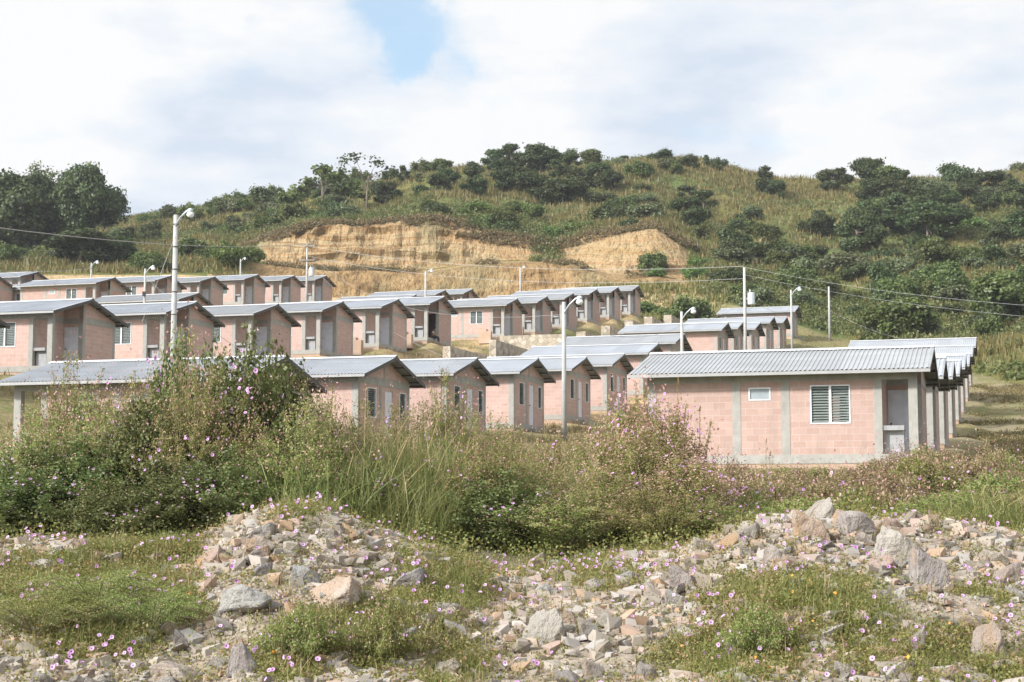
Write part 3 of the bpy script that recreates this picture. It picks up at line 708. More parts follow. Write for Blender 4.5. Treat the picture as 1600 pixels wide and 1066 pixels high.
# low block stubs by the porches, and retaining walls
stub = None
for (row, i, k, o) in houses:
    if row == 'second' and i >= 5:
        if stub is None:
            m = MB(); m.box(0, 1.1, 0, .45, -.6, .45); m.box(.0, .7, .002, .448, .45, .65); me = m.mesh('low_block_wall', M['footing'])
            s_ = link('low_block_wall', me); stub = s_
        else: s_ = stub.copy(); C.objects.link(s_)
        s_.location = wl(o, L-1.9, -1.3, -.35); s_.rotation_euler = (0, 0, rot)
        tag(s_, f'low reddish block wall in front of {"the open doorway house" if i == 6 else "porch house number "+ORD[i]+" of the second row"}', 'wall', 'low block walls by the porches')
def rwall(name, px0, Y0, pytop0, length, dirv, thick, h, label, step=0):
    a = Pt(px0, pytop0, Y0); m = MB(); n = 6
    n1 = E2 if dirv == 'e1' else E1
    m.box(0, length, 0, thick, -h, 0) if dirv == 'e1' else m.box(-thick, 0, 0, length, -h, 0)
    o = link(name, m.mesh(name, M['masonry'])); o.location = a; o.rotation_euler = (0, 0, rot); tag(o, label, 'retaining wall', 'stone retaining walls'); return o
rwall('retaining_wall', 703.6, 102, 541, 8.6, 'e2', .5, 2.6, 'dark stone retaining wall below the open doorway house')
rwall('retaining_wall', 775, 111.5, 531, 9.0, 'e2', .5, 2.8, 'dark stone retaining wall beside the pale masonry wall')
rwall('retaining_wall', 781, 134, 525, 5.6, 'e1', .5, 2.6, 'pale masonry retaining wall under the long pink porch house')
for j, (px, py, Y) in enumerate([(915, 518, 150), (953, 509, 159.5), (989, 500, 169), (1019, 495, 178), (1049, 492, 188)]):
    rwall('retaining_wall', px, Y, py, 8.3, 'e2', .9, 2.4, f'stubby stone wall end stepping up the dirt bank, {ORD[j]} from the left')

# ---------------------------------------------------------------- poles and wires
POLES = {}
def pole(name, px, pytop, Y, lamp, r=.12, label='', armside=1, extra=None, zbase=None):
    top = Pt(px, pytop, Y); zb = Hs(top.x, Y)-.3; root = empty(name, (top.x, Y, zb)); h = top.z-zb
    m = MB(); n = 8; m.tube([(0, 0, 0), (0, 0, h*.5), (0, 0, h)], [r*1.25, r, r*.8], 8); link('pole', m.mesh('pole', M['concrete_pale'], smooth=True), root)
    if lamp:
        s = lamp; m = MB(); ax = .75*s*armside
        m.tube([(0, -r, h-.55*s), (ax*.35, -r-.05, h-.15*s), (ax*.75, -r-.1, h+.15*s), (ax, -r-.12, h+.17*s)], .03*s+.01, 6); link('lamp_arm', m.mesh('lamp_arm', M['tank'], smooth=True), root)
        m = MB(); c = (ax, -r-.12, h+.17*s)
        m.tube([(c[0], c[1], c[2]+.10*s), (c[0], c[1], c[2]+.04*s), (c[0], c[1], c[2]-.10*s)], [.06*s, .14*s, .13*s], 10)
        hd = link('lamp_head', m.mesh('lamp_head', M['tank'], smooth=True), root)
        m = MB(); m.tube([(c[0], c[1], c[2]-.10*s), (c[0], c[1], c[2]-.22*s), (c[0], c[1], c[2]-.33*s)], [.145*s, .19*s, .11*s], 10)
        link('lamp_shade', m.mesh('lamp_shade', M['lamp_glass'], smooth=True), hd)
    if extra:
        if 'tank' in extra:
            m = MB(); sx = extra['tank']; zt = h-extra.get('tz', 1.4)
            m.tube([(sx, -.05, zt-.95), (sx, -.05, zt-.9), (sx, -.05, zt), (sx, -.05, zt+.04)], [.26, .30, .30, .22], 12)
            m.tube([(sx-.1, -.05, zt+.04), (sx-.1, -.05, zt+.3)], [.05, .035], 6); m.box(min(0, sx), max(0, sx), -.04, .04, zt-.5, zt-.42)
            link('transformer', m.mesh('transformer', M['tank']), root)
        for z_ in extra.get('arms', ()):
            m = MB(); m.box(-.9, .9, -.22, -.12, h-z_-.05, h-z_+.05)
            for x_ in (-.8, 0, .8): m.tube([(x_, -.17, h-z_+.05), (x_, -.17, h-z_+.22)], [.05, .03], 6)
            link('cross_arm', m.mesh('cross_arm', M['concrete']), root)
        if extra.get('box'):
            m = MB(); m.box(-.12, .12, -r-.2, -r-.01, h-2.2, h-1.85); link('junction_box', m.mesh('junction_box', M['knob']), root)
    if name == 'street_lamp' and r > .11:
        m = MB()
        for k in range(5): m.tube([(0, 0, h-.4-k*.9), (0, 0, h-.36-k*.9)], r*1.02, 8)
        link('steel_band', m.mesh('steel_band', M['dark_steel']), root)
    tag(root, label, 'street lamp' if lamp else 'utility pole', 'concrete poles along the streets'); POLES[label] = top
    return root, top
p275 = pole('street_lamp', 275, 336, 64, .82, .116, 'tall thick grey concrete lamp pole rising above the near flowering bushes')[1]
p881 = pole('street_lamp', 881, 472, 78, 1.0, .11, 'lamp pole standing whole in front of the pink gable houses')[1]
p1065 = pole('street_lamp', 1065, 487, 106, 1.0, .11, 'lamp pole rising behind the left half of the nearest house')[1]
p1163 = pole('utility_pole', 1163, 418, 131, 0, .13, 'tall pole with grey transformer can beyond the nearest house roof', extra={'tank': .52, 'tz': 2.1})[1]
p1236 = pole('street_lamp', 1236, 453, 159, 1.05, .11, 'lamp pole beside the last climbing gable houses')[1]
p1295 = pole('utility_pole', 1295, 448, 186, 0, .13, 'bare slim pole without arm, alone against the hillside')[1]
p227 = pole('street_lamp', 227, 420, 128, .9, .10, 'slim lamp mast behind the second row roof ridge', extra={'box': 1})[1]
p480 = pole('utility_pole', 480, 380, 186, 0, .12, 'pole with cross arms and transformer below the earth cut', extra={'tank': .55, 'tz': 2.9, 'arms': (.3, 2.0)})[1]
p145 = pole('street_lamp', 143, 411, 180, .95, .11, 'small far lamp pole in front of the dark left hand bush')[1]
p376 = pole('street_lamp', 376, 405, 206, .8, .11, 'far lamp pole before the orange dirt mound')[1]
p665 = pole('street_lamp', 665, 424, 165, .85, .11, 'lamp pole between the second row and the earth cut')[1]
p813 = pole('street_lamp', 813, 418, 192, .6, .11, 'lamp pole before the lower earth cut, above the climbing roofs')[1]
def wire(a, b, sag, r=.012, label='', n=14):
    r *= .62
    a = Vector(a); b = Vector(b); m = MB(); pts = []
    for i in range(n+1):
        t = i/n; p = a.lerp(b, t); p.z -= sag*4*t*(1-t); pts.append(p)
    m.tube(pts, r, 4); o = link('overhead_wire', m.mesh('overhead_wire', M['wire'])); tag(o, label, 'wire', 'overhead wires')
D = Vector((0, 0, -.3))
wire(Pt(-420, 292, 70), p480+D*.3, 1.2, .06, 'upper wire running from the left edge to the cross arm pole')
wire(Pt(-420, 365, 80), p145+D*2, 1.0, .05, 'lower wire running from the left edge to the small far lamp pole')
wire(p275+Vector((0, 0, -.8)), Pt(222, 503, 60), .0, .012, 'thin stay wire slanting down from the tall lamp pole')
wire(p480+D, p1163+Vector((0, 0, .1)), 1.2, .03, 'upper wire crossing in front of the earth cut')
wire(p480+D*5, p1163+D*3, 1.4, .025, 'lower wire crossing in front of the earth cut')
wire(p1163+Vector((.1, 0, 0)), Pt(2000, 490, 100), 1.0, .017, 'upper wire crossing the right hillside')
wire(p1163+D*2, Pt(2000, 512, 98), 1.0, .015, 'lower wire crossing the right hillside')
wire(p1065+D*2, p1163+D*9, .5, .015, 'short wire between the two poles behind the nearest house')
wire(p480+D*3, p881+D*2, 2.5, .015, 'sagging wire over the second row roofs to the whole lamp pole')
wire(p480+D*6, Pt(700, 560, 92), 1.2, .013, 'service wire dropping past the open doorway house')
wire(p881+D*3, p1065+D*3, .8, .015, 'wire between the whole lamp pole and the next one')
wire(p227+D*2, Pt(470, 600, 70), .5, .013, 'service wire dropping to the nearest gable roof')
wire(p1163+D*8, p1295+D*11, 1.0, .015, 'low wire from the transformer pole to the bare slim pole')
wire(p1295+D*9, Pt(1530, 545, 128), 1.0, .015, 'low wire from the bare slim pole to the last roof')

# ---------------------------------------------------------------- person sitting on the porch
def skin_mesh(name, joints, edges, mat, parent, sub=2):
    me = bpy.data.meshes.new(name+'_cage'); me.from_pydata([j[0] for j in joints], edges, [])
    ob = bpy.data.objects.new(name+'_cage', me); C.objects.link(ob)
    ob.modifiers.new('s', 'SKIN'); ss = ob.modifiers.new('u', 'SUBSURF'); ss.levels = sub; ss.render_levels = sub
    for i, j in enumerate(joints):
        r = j[1] if isinstance(j[1], tuple) else (j[1], j[1]); me.skin_vertices[0].data[i].radius = r
    me.skin_vertices[0].data[0].use_root = True
    dg = bpy.context.evaluated_depsgraph_get(); dg.update(); out = bpy.data.meshes.new_from_object(ob.evaluated_get(dg))
    bpy.data.objects.remove(ob); out.name = name; out.materials.clear(); out.materials.append(mat)
    return link(name, out, parent)
def person():
    o = [q for q in houses if q[0] == 'second' and q[1] == 6][0][3]
    root = empty('person', wl(o, L-.08, 1.5, 0), rot)
    M['skin'] = m_plain('skin', (.25, .15, .10), .6); M['shirt'] = m_plain('shirt_cloth', (.20, .19, .16), .9); M['trouser'] = m_plain('trouser_cloth', (.03, .035, .05), .9); M['hair'] = m_plain('hair', (.02, .016, .012), .7)
    J = [((0, 0, .12), (.15, .13)), ((.02, 0, .34), (.14, .12)), ((.07, 0, .52), (.15, .11)), ((.10, 0, .60), .055), ((.14, 0, .68), (.085, .10)), ((.15, 0, .79), (.085, .09)),
         ((.07, .19, .52), .055), ((.20, .22, .28), .042), ((.42, .14, .22), .032), ((.07, -.19, .52), .055), ((.20, -.22, .28), .042), ((.42, -.12, .22), .032),
         ((.42, .12, .12), .075), ((.46, .13, -.32), .05), ((.58, .14, -.36), .035), ((.42, -.12, .12), .075), ((.50, -.13, -.32), .05), ((.62, -.14, -.36), .035), ((.05, .10, .12), .09), ((.05, -.10, .12), .09),
         ((.235, 0, .70), .018)]
    E = [(0, 1), (1, 2), (2, 3), (3, 4), (4, 5), (2, 6), (6, 7), (7, 8), (2, 9), (9, 10), (10, 11), (0, 18), (18, 12), (12, 13), (13, 14), (0, 19), (19, 15), (15, 16), (16, 17), (4, 20)]
    for s, base in ((1, 8), (-1, 11)):
        bx, by, bz = J[base][0]
        for f in range(5):
            dy = (f-2)*.018*s; ln = (.05, .075, .085, .08, .06)[f]; a = len(J)
            J.append(((bx+.04, by+dy, bz-.005), .010)); J.append(((bx+.04+ln, by+dy*1.1, bz-.03), .008)); E += [(base, a), (a, a+1)]
    skin_mesh('body', J, E, M['skin'], root, 1)
    skin_mesh('shirt', [((0, 0, .14), (.165, .145)), ((.02, 0, .34), (.155, .135)), ((.07, 0, .52), (.16, .125)), ((.07, .19, .52), .07), ((.17, .215, .34), .058), ((.07, -.19, .52), .07), ((.17, -.215, .34), .058)],
              [(0, 1), (1, 2), (2, 3), (3, 4), (2, 5), (5, 6)], M['shirt'], root, 1)
    skin_mesh('trousers', [((0, 0, .11), (.16, .14)), ((.05, .10, .12), .10), ((.42, .12, .12), .085), ((.46, .13, -.26), .062), ((.05, -.10, .12), .10), ((.42, -.12, .12), .085), ((.50, -.13, -.26), .062)],
              [(0, 1), (1, 2), (2, 3), (0, 4), (4, 5), (5, 6)], M['trouser'], root, 1)
    skin_mesh('hair', [((.11, 0, .74), .085), ((.13, 0, .83), (.092, .10)), ((.08, 0, .70), .07)], [(0, 1), (0, 2)], M['hair'], root, 1)
    tag(root, 'person in dark trousers sitting on the porch edge by the open doorway', 'person')
person()

# ---------------------------------------------------------------- leaves
def leafquads(P_, size, rs, up=.0, aspect=.55, nrm=None):
    """diamond leaves: P_ (n,3), size (n,)"""
    n = len(P_); d = rs.normal(size=(n, 3))
    if nrm is not None: d = d*.75+nrm*1.1
    d[:, 2] += up; d /= np.linalg.norm(d, axis=1)[:, None]+1e-9             # leaf normal
    t = rs.normal(size=(n, 3)); t -= (t*d).sum(1)[:, None]*d; t /= np.linalg.norm(t, axis=1)[:, None]+1e-9
    b = np.cross(d, t); s = size[:, None]
    V = np.stack([P_-t*s*.5, P_+b*s*aspect*.5-t*s*.05+d*s*.06, P_+t*s*.5, P_-b*s*aspect*.5-t*s*.05+d*s*.06], 1)
    return V.reshape(-1, 3), np.arange(n*4).reshape(n, 4)
def crown_mesh(name, seed, lobes, mat, leaf=.38, per=95, flat=.8, dens=1):
    """lobes: (x,y,z,r) foliage masses; leaves gathered in clumps on and in them"""
    rs = np.random.RandomState(seed); pts = []; nr = []; tint = []
    for (x, y, z, r) in lobes:
        nc = max(int(7*dens), int(15*r*r*dens))
        for _ in range(nc):
            d = rs.normal(size=3); d[2] = d[2]*.9+.15; d /= np.linalg.norm(d); c = np.array([x, y, z])+d*np.array([1, 1, flat])*r*rs.uniform(.35, 1.08)
            k = int(per*rs.uniform(.5, 1.2)); q = rs.normal(size=(k, 3))*np.array([.36, .36, .30])*(.5+.32*r)
            pts.append(c+q); nr.append(np.tile(d, (k, 1))+q*.8); tint.append(np.clip(rs.normal(.45+.25*rs.uniform(-1, 1), .16, k), 0, 1))
    Pp = np.concatenate(pts); nr = np.concatenate(nr); nr /= np.linalg.norm(nr, axis=1)[:, None]+1e-9
    V, Fc = leafquads(Pp, rs.uniform(.6, 1.25, len(Pp))*leaf, rs, .2, .7, nr)
    return np_mesh(name, V, Fc, mat, attrs={'tint': ('FACE', 'FLOAT', np.concatenate(tint))})
def trunk_mesh(name, seed, h, r, lobes, mat):
    rnd = random.Random(seed); m = MB(); top = Vector((rnd.uniform(-.3, .3), rnd.uniform(-.3, .3), h*.62)); mid = Vector((rnd.uniform(-.2, .2), 0, h*.3))
    m.tube([(0, 0, -.5), mid, top], [r*1.2, r*.85, r*.55], 7)
    for (x, y, z, q) in lobes:
        s = mid.lerp(top, rnd.uniform(.2, 1)); e = Vector((x, y, z)); k = s.lerp(e, .5)+Vector((0, 0, .15*h*.3)); m.tube([s, k, e], [r*.42, r*.28, r*.08], 5, cap=False)
    return m.mesh(name, mat, smooth=True)
def lobes_round(seed, w, h, n, z0):
    rnd = random.Random(seed); out = []
    for i in range(n):
        a = rnd.uniform(0, 6.283); t = rnd.random(); rr = w*.5*math.sqrt(rnd.random())*math.sin(math.pi*(.25+.6*t))*.95
        out.append((rr*math.cos(a), rr*math.sin(a), z0+(h-z0)*(.12+.72*t), rnd.uniform(.15, .25)*w))
    return out
TP = {}
def tree_proto(key, name, seed, w, h, n, z0, mat, leaf=.42, tr=.16, lobes=None, per=80, flat=.8, dens=1):
    lobes = lobes or lobes_round(seed, w, h, n, z0)
    cm = crown_mesh(key+'_crown', seed, lobes, mat, leaf, per, flat, dens); zz = np.empty(len(cm.vertices)*3, np.float32); cm.vertices.foreach_get('co', zz)
    TP[key] = (name, cm, trunk_mesh(key+'_trunk', seed, h, tr, lobes, M['bark']), w, float(np.percentile(zz[2::3], 99)))
tree_proto('broad', 'broad_tree', 1, 9, 8, 17, 1.0, M['tree_dark'], .42, .25, per=70)
tree_proto('round', 'round_tree', 2, 5, 5.2, 10, .8, M['tree_dark'], .38)
tree_proto('round_b', 'round_tree', 12, 4.6, 5.6, 10, .6, M['tree_dark'], .38)
tree_proto('upright', 'upright_tree', 3, 3.6, 6.5, 10, .6, M['tree_dark'], .38)
tree_proto('conifer', 'conical_tree', 4, 3, 5, 9, .3, M['tree_dark'], .36, lobes=[(.0, 0, 4.6, .38), (.2, .1, 3.8, .6), (-.3, 0, 3.2, .75), (.5, 0, 2.6, .8), (-.5, .3, 2.0, 1.0), (.4, -.3, 1.5, 1.0), (0, .2, .9, 1.1)])
tree_proto('spray', 'spreading_tree', 5, 6, 5.5, 9, 2, M['tree_mid'], .36, .12, lobes=[(-1.6, 0, 2.6, .8), (1.9, .2, 2.9, .9), (-.6, .4, 3.5, .8), (.9, -.3, 3.9, .75), (-.1, 0, 4.7, .7), (-2.3, -.2, 1.9, .6), (2.9, 0, 2.2, .6)], flat=.35, per=50, dens=.6)
tree_proto('sparse', 'sparse_tree', 6, 5, 5.5, 8, 2, M['tree_dark'], .30, .09, lobes=[(-1.8, 0, 4.5, .6), (-1.0, .2, 5.0, .6), (-2.1, .1, 3.7, .4), (.8, 0, 4.6, .7), (1.9, .1, 4.1, .5), (1.4, -.1, 3.5, .35), (2.5, 0, 3.8, .35)], per=16, flat=.6, dens=.6)
tree_proto('pale', 'pale_tree', 7, 5, 9, 11, 4.2, M['tree_pale'], .32, .16, per=22, dens=.5)
tree_proto('green', 'green_tree', 8, 5, 4.6, 11, .4, M['tree_mid'], .38)
SP = {}
for key, mat, w, h, sd_, per in (('shrub_a', 'tree_dark', 4, 2.6, 21, 60), ('shrub_b', 'tree_mid', 4, 2.2, 22, 60), ('shrub_c', 'shrub_bright', 3.6, 1.9, 23, 60), ('shrub_d', 'tree_pale', 3.4, 2.2, 24, 45), ('shrub_e', 'tree_mid', 3, 3.0, 25, 55), ('shrub_f', 'tree_dark', 3, 1.7, 26, 60)):
    SP[key] = (crown_mesh(key, sd_, lobes_round(sd_, w, h, 11, .1), M[mat], .30, per), trunk_mesh(key+'_s', sd_, h, .05, lobes_round(sd_, w, h, 5, .1), M['bark']), w, h)
rn = random.Random(5)
def put_tree(key, px, pytop, Y, hpx=None, label='', group=None, wscale=1, cat='tree', pybase=None):
    name, cm, tm, w, h = TP[key]
    x = Pt(px, pytop, Y).x; zb = Hs(x, Y); top = Zof(pytop, Y); hh = max(top-zb, 3.6 if group in (G2, G3) else 1.2)
    root = empty(name, (x, Y, zb)); s = hh/h
    c_ = link('crown', cm, root); t_ = link('trunk', tm, root); root.scale = (s*wscale, s*wscale, s); root.rotation_euler = (0, 0, rn.uniform(-.5, .5) if key in ('spray', 'sparse') else rn.uniform(0, 6.28))
    tag(root, label, cat, group); return root
G1 = 'dark trees at the left end of the ridge'; G2 = 'dense dark trees on the hilltop'; G3 = 'dark trees on the right hillside'; G4 = 'trees along the skyline'
put_tree('broad', 138, 270, 262, label='large broad dark tree at the left end of the ridge, rightmost of its stand', group=G1, wscale=.72)
put_tree('broad', 85, 292, 270, label='wide dark tree crown just left of the largest broad tree', group=G1, wscale=.75)
put_tree('broad', 20, 282, 262, label='dark broad tree against the left picture edge', group=G1)
put_tree('broad', -60, 285, 265, label='dark tree crown cut by the left picture edge', group=G1)
put_tree('pale', 62, 254, 274, label='pale thin tree topping the dark left stand', group=G1, wscale=.9)
put_tree('round', 130, 362, 235, label='dark rounded bush tree below the large broad tree', group=G1, wscale=2.0)
put_tree('round_b', 185, 372, 238, label='dark rounded bush tree beside the small far lamp pole', group=G1, wscale=1.6)
put_tree('spray', 502, 258, 292, label='layered spreading tree on the skyline left of the sparse one', group=G4, wscale=1.35)
put_tree('sparse', 574, 240, 288, label='sparse forked tree with open crown on the skyline', group=G4, wscale=1.15)
put_tree('round', 600, 285, 296, label='dark bush tree directly below the sparse forked tree', group=G4, wscale=1.1)
put_tree('upright', 632, 260, 318, label='small upright dark tree between sparse tree and hilltop stand', group=G4)
put_tree('upright', 655, 272, 312, label='low dark tree just left of the hilltop stand', group=G4, wscale=1.2)
put_tree('green', 690, 250, 330, label='small far tree on the skyline behind the hilltop stand', group=G4, wscale=1.6)
for j, (k, px, py, Y, ws) in enumerate([('round', 700, 268, 300, 1.3), ('round_b', 740, 258, 305, 1.2), ('upright', 770, 234, 312, 1.3), ('upright', 800, 228, 316, 1.3), ('round', 845, 230, 314, 1.3), ('upright', 822, 250, 300, 1.4), ('round_b', 790, 262, 292, 1.4),
                                        ('round', 835, 272, 288, 1.5), ('round_b', 745, 285, 285, 1.5), ('round', 690, 288, 288, 1.4), ('upright', 893, 246, 308, 1.3), ('round_b', 905, 268, 290, 1.4), ('round', 880, 282, 283, 1.4), ('round', 935, 272, 300, 1.3), ('upright', 870, 262, 305, 1.2), ('green', 925, 258, 322, 1.2), ('round', 955, 285, 296, 1.2)]):
    put_tree(k, px, py, Y, label='dense dark tree in the hilltop stand', group=G2, wscale=ws)
put_tree('round', 975, 252, 332, label='small dark bush on the bare hilltop edge', group=G4, wscale=1.6)
put_tree('conifer', 1103, 243, 328, label='small pointed dark tree alone on the grassy hilltop', group=G4, wscale=1.2)
put_tree('conifer', 1195, 262, 315, label='pointed dark tree on the dip of the skyline', group=G4, wscale=1.3)
put_tree('round', 1212, 283, 312, label='dark bush tree at the foot of the pointed tree in the dip', group=G4)
put_tree('round', 1300, 265, 322, label='rounded tree left of the darkest round skyline tree', group=G4, wscale=1.3)
put_tree('round', 1358, 249, 318, label='darkest round tree standing clear on the right skyline', group=G4, wscale=1.0)
put_tree('green', 1385, 262, 316, label='lower tree leaning on the darkest round skyline tree', group=G4, wscale=1.2)
put_tree('upright', 1415, 268, 312, label='upright tree at the top of the right dark stand', group=G4, wscale=1.1)
put_tree('spray', 1530, 262, 335, label='tiny flat topped tree on the far right skyline', group=G4, wscale=.8)
for j, (k, px, py, Y, ws) in enumerate([('round', 1375, 283, 300, 1.5), ('round_b', 1410, 288, 292, 1.5), ('round', 1440, 300, 282, 1.5), ('upright', 1395, 305, 278, 1.5), ('round_b', 1425, 318, 268, 1.7), ('round', 1460, 322, 262, 1.5), ('upright', 1450, 335, 255, 1.6), ('round', 1480, 300, 290, 1.5),
                                        ('round_b', 1510, 288, 300, 1.5), ('round', 1545, 284, 305, 1.5), ('round_b', 1580, 290, 300, 1.6), ('round', 1590, 335, 258, 1.7), ('round_b', 1560, 348, 252, 1.2), ('round', 1620, 300, 280, 1.6), ('round', 1350, 325, 272, 1.2), ('round_b', 1282, 330, 275, 1.1), ('round', 1340, 340, 262, 1.1), ('upright', 1075, 290, 290, 1.3), ('upright', 1100, 300, 280, 1.2), ('round', 1070, 315, 272, 1.4), ('round_b', 1085, 330, 264, 1.3), ('round', 1500, 320, 275, 1.3), ('round_b', 1535, 312, 285, 1.3)]):
    put_tree(k, px, py, Y, label='dark tree among the dense growth on the right hillside', group=G3, wscale=ws)
for j, (px, py, Y, ws, lb) in enumerate([(1462, 375, 222, 1.2, 'bright green rounded tree in the dry grass of the right slope'), (1472, 412, 205, 1.1, 'bright green bush tree right below the rounded one on the right slope'), (1215, 395, 238, 1.3, 'green bush tree low on the slope above the transformer pole'),
                                         (300, 375, 238, 1.5, 'green bushy tree right of the tall lamp pole'), (330, 395, 232, 1.4, 'low green tree by the start of the dirt mound'), (1570, 430, 190, 1.3, 'green tree low on the far right slope'), (1420, 470, 172, 1.4, 'dark green bush tree above the last right hand roof'), (1380, 480, 180, 1.3, 'green bush tree between bare pole and last roof')]):
    put_tree('green', px, py, Y, label=lb, group='green trees on the lower slopes', wscale=ws)
# smaller shrubs: individuals
rs = np.random.RandomState(11)
def ok_hill(X, Y):
    p = CX+F*X/(Y*1.012); yb = np.interp(p, PKx, [k[1][0] for k in PK]); kt = np.interp(p, PKx, [k[4][0] for k in PK])
    cutzone = (p > 372) & (p < 1092) & (Y < kt+1.5) & ~((p > 830) & (p < 876) & (Y > 233))
    return (Y > yb+1) & ~cutzone
cnt = 0; keys = list(SP); used = False
cand = []
while len(cand) < 225:
    px = rs.uniform(-40, 1640); Y = 130+210*rs.rand()**.8; X = (px-CX)/F*Y*1.012
    if not ok_hill(np.array(X), np.array(Y)): continue
    d = fbm(np.array(X*.03+7), np.array(Y*.03), 3)
    right = px > 1100
    if rs.rand() > sstep(.40, .62, d)*1.0+.18: continue
    if 930 < px < 1345 and Y > 282 and rs.rand() < .8: continue
    if 560 < px <= 930 and Y > 255 and rs.rand() < .6: continue
    cand.append((px, X, Y))
# bright shrubs along the left shoulder and above the cut
for px, py, Y in ((230, 330, 318), (260, 330, 322), (330, 318, 322), (370, 312, 322), (400, 308, 325), (430, 314, 318), (350, 330, 308), (300, 335, 305), (390, 325, 305), (460, 312, 310), (530, 300, 318), (460, 300, 330), (430, 335, 285), (400, 345, 275), (360, 345, 282),
                  (800, 310, 268), (770, 312, 266), (830, 314, 266), (790, 325, 258), (745, 320, 262), (860, 345, 248), (760, 345, 247), (720, 330, 252), (905, 345, 250), (940, 440, 212), (965, 446, 208), (990, 444, 210), (1015, 440, 213), (1040, 444, 208), (1060, 450, 206), (1020, 395, 232), (1024, 420, 227), (1085, 425, 225), (1075, 460, 203), (395, 405, 231), (370, 420, 224), (350, 415, 228), (1095, 405, 234), (910, 448, 213)):
    cand.append((px, (px-CX)/F*Y*1.012, Y))
XY = np.array([(c[1], c[2]) for c in cand]); ZZ = H(XY[:, 0], XY[:, 1])
firsts = {}
for j, (px, X, Y) in enumerate(cand):
    if j >= 225: key = 'shrub_c' if j % 3 else 'shrub_b'
    else: key = keys[int(rs.choice(6, p=[.3, .17, .04, .22, .07, .20]))]
    cm, tm, w, h = SP[key]; s = rs.uniform(.7, 1.35)
    if key not in firsts:
        r_ = empty('hillside_shrub'); link('foliage', cm, r_); link('stems', tm, r_); firsts[key] = r_
    else: r_ = copy_tree(firsts[key])
    r_.location = (X, Y, ZZ[j]-.1); r_.scale = (s*rs.uniform(.9, 1.5), s, s*rs.uniform(.8, 1.15)); r_.rotation_euler = (0, 0, rs.uniform(0, 6.28))
    nm = {'shrub_a': 'dark green shrub growing in the hillside grass', 'shrub_b': 'mid green shrub growing in the hillside grass', 'shrub_c': 'bright green shrub growing in the hillside grass',
          'shrub_d': 'pale loose shrub growing in the hillside grass', 'shrub_e': 'tall green shrub growing in the hillside grass', 'shrub_f': 'low dark shrub growing in the hillside grass'}[key]
    tag(r_, nm, 'shrub', nm.replace(' shrub', ' shrubs').replace('growing ', ''))

# undergrowth and grass over the hillside: nobody could count it
def scatter(n, x0, x1, y0, y1, fn, seed, ypow=1.0):
    r = np.random.RandomState(seed); out = []; tot = 0
    while tot < n:
        px = r.uniform(x0, x1, n); Y = y0+(y1-y0)*r.rand(n)**ypow; X = (px-CX)/F*Y
        k = fn(X, Y, r); out.append(np.stack([X[k], Y[k]], 1)); tot += int(k.sum())
        if len(out) > 12: break
    return np.concatenate(out)[:n]
def blades(XY, Z, h, w, rs, mat, name, per=3, seg=1, lean=.35, tintmid=.5, label=None, spread=.12):
    n = len(XY); b = np.repeat(np.concatenate([XY, Z[:, None]], 1), per, 0); hh = np.repeat(h, per)*rs.uniform(.6, 1.2, n*per); ww = w*rs.uniform(.6, 1.3, n*per)
    b[:, :2] += rs.normal(size=(n*per, 2))*spread
    az = rs.uniform(0, 6.283, n*per); dx = np.stack([np.cos(az), np.sin(az), 0*az], 1); fz = rs.uniform(0, 6.283, n*per); sd = np.stack([np.cos(fz), np.sin(fz), 0*fz], 1)
    ln = np.abs(rs.normal(0, lean, n*per)); V = []; up = np.array([0, 0, 1.])
    for k in range(seg+1):
        t = k/(seg+1); c = b+up*(hh*t*(1-.25*ln*t))[:, None]+dx*(hh*ln*t*t)[:, None]; wd = (ww*(1-t*.6))[:, None]; V += [c-sd*wd*.5, c+sd*wd*.5]
    tip = b+up*(hh*(1-.25*ln))[:, None]+dx*(hh*ln)[:, None]; V += [tip]
    m = n*per; nv = len(V); A_ = np.stack(V, 1).reshape(-1, 3); base = np.arange(m)*nv; fs = []
    for k in range(seg): fs.append(np.stack([base+2*k, base+2*k+1, base+2*k+3, base+2*k+2], 1))
    fs.append(np.stack([base+2*seg, base+2*seg+1, base+nv-1, base+nv-1], 1))
    # tips as triangles: split meshes by face size
    quads = np.concatenate(fs[:-1]) if seg else np.zeros((0, 4), int); tris = fs[-1][:, :3]
    tintv = np.clip(rs.normal(tintmid, .22, m), 0, 1)
    allf = np.concatenate([np.concatenate([quads[:, [0, 1, 2]], quads[:, [0, 2, 3]]]) if seg else np.zeros((0, 3), int), tris])
    tt = np.concatenate([np.tile(tintv, seg), np.tile(tintv, seg), tintv]) if seg else tintv
    return np_mesh(name, A_, allf, mat, attrs={'tint': ('FACE', 'FLOAT', tt)})
XY = scatter(42000, -60, 1660, 125, 342, lambda X, Y, r: ok_hill(X, Y) & (r.rand(len(X)) < .25+.75*sstep(.35, .6, fbm(X*.05, Y*.05, 3))), 31, .75)
me = blades(XY, H(XY[:, 0], XY[:, 1]), rs.uniform(.5, 1.25, len(XY)), .20, rs, M['hill_grass'], 'hillside_grass', 4, 0, .3, .5, spread=.3)
tag(link('hillside_grass', me), 'dry tan and olive grass covering the hillside', 'grass', kind='stuff')
XY = scatter(8500, -60, 1660, 128, 340, lambda X, Y, r: ok_hill(X, Y) & (r.rand(len(X)) < (.05+.95*sstep(.48, .60, fbm(X*.04+60, Y*.04, 4)))*np.where((X/Y*F/1.012+CX > 560) & (X/Y*F/1.012+CX < 1345) & (Y > 262), .28, .8)), 32, .8)
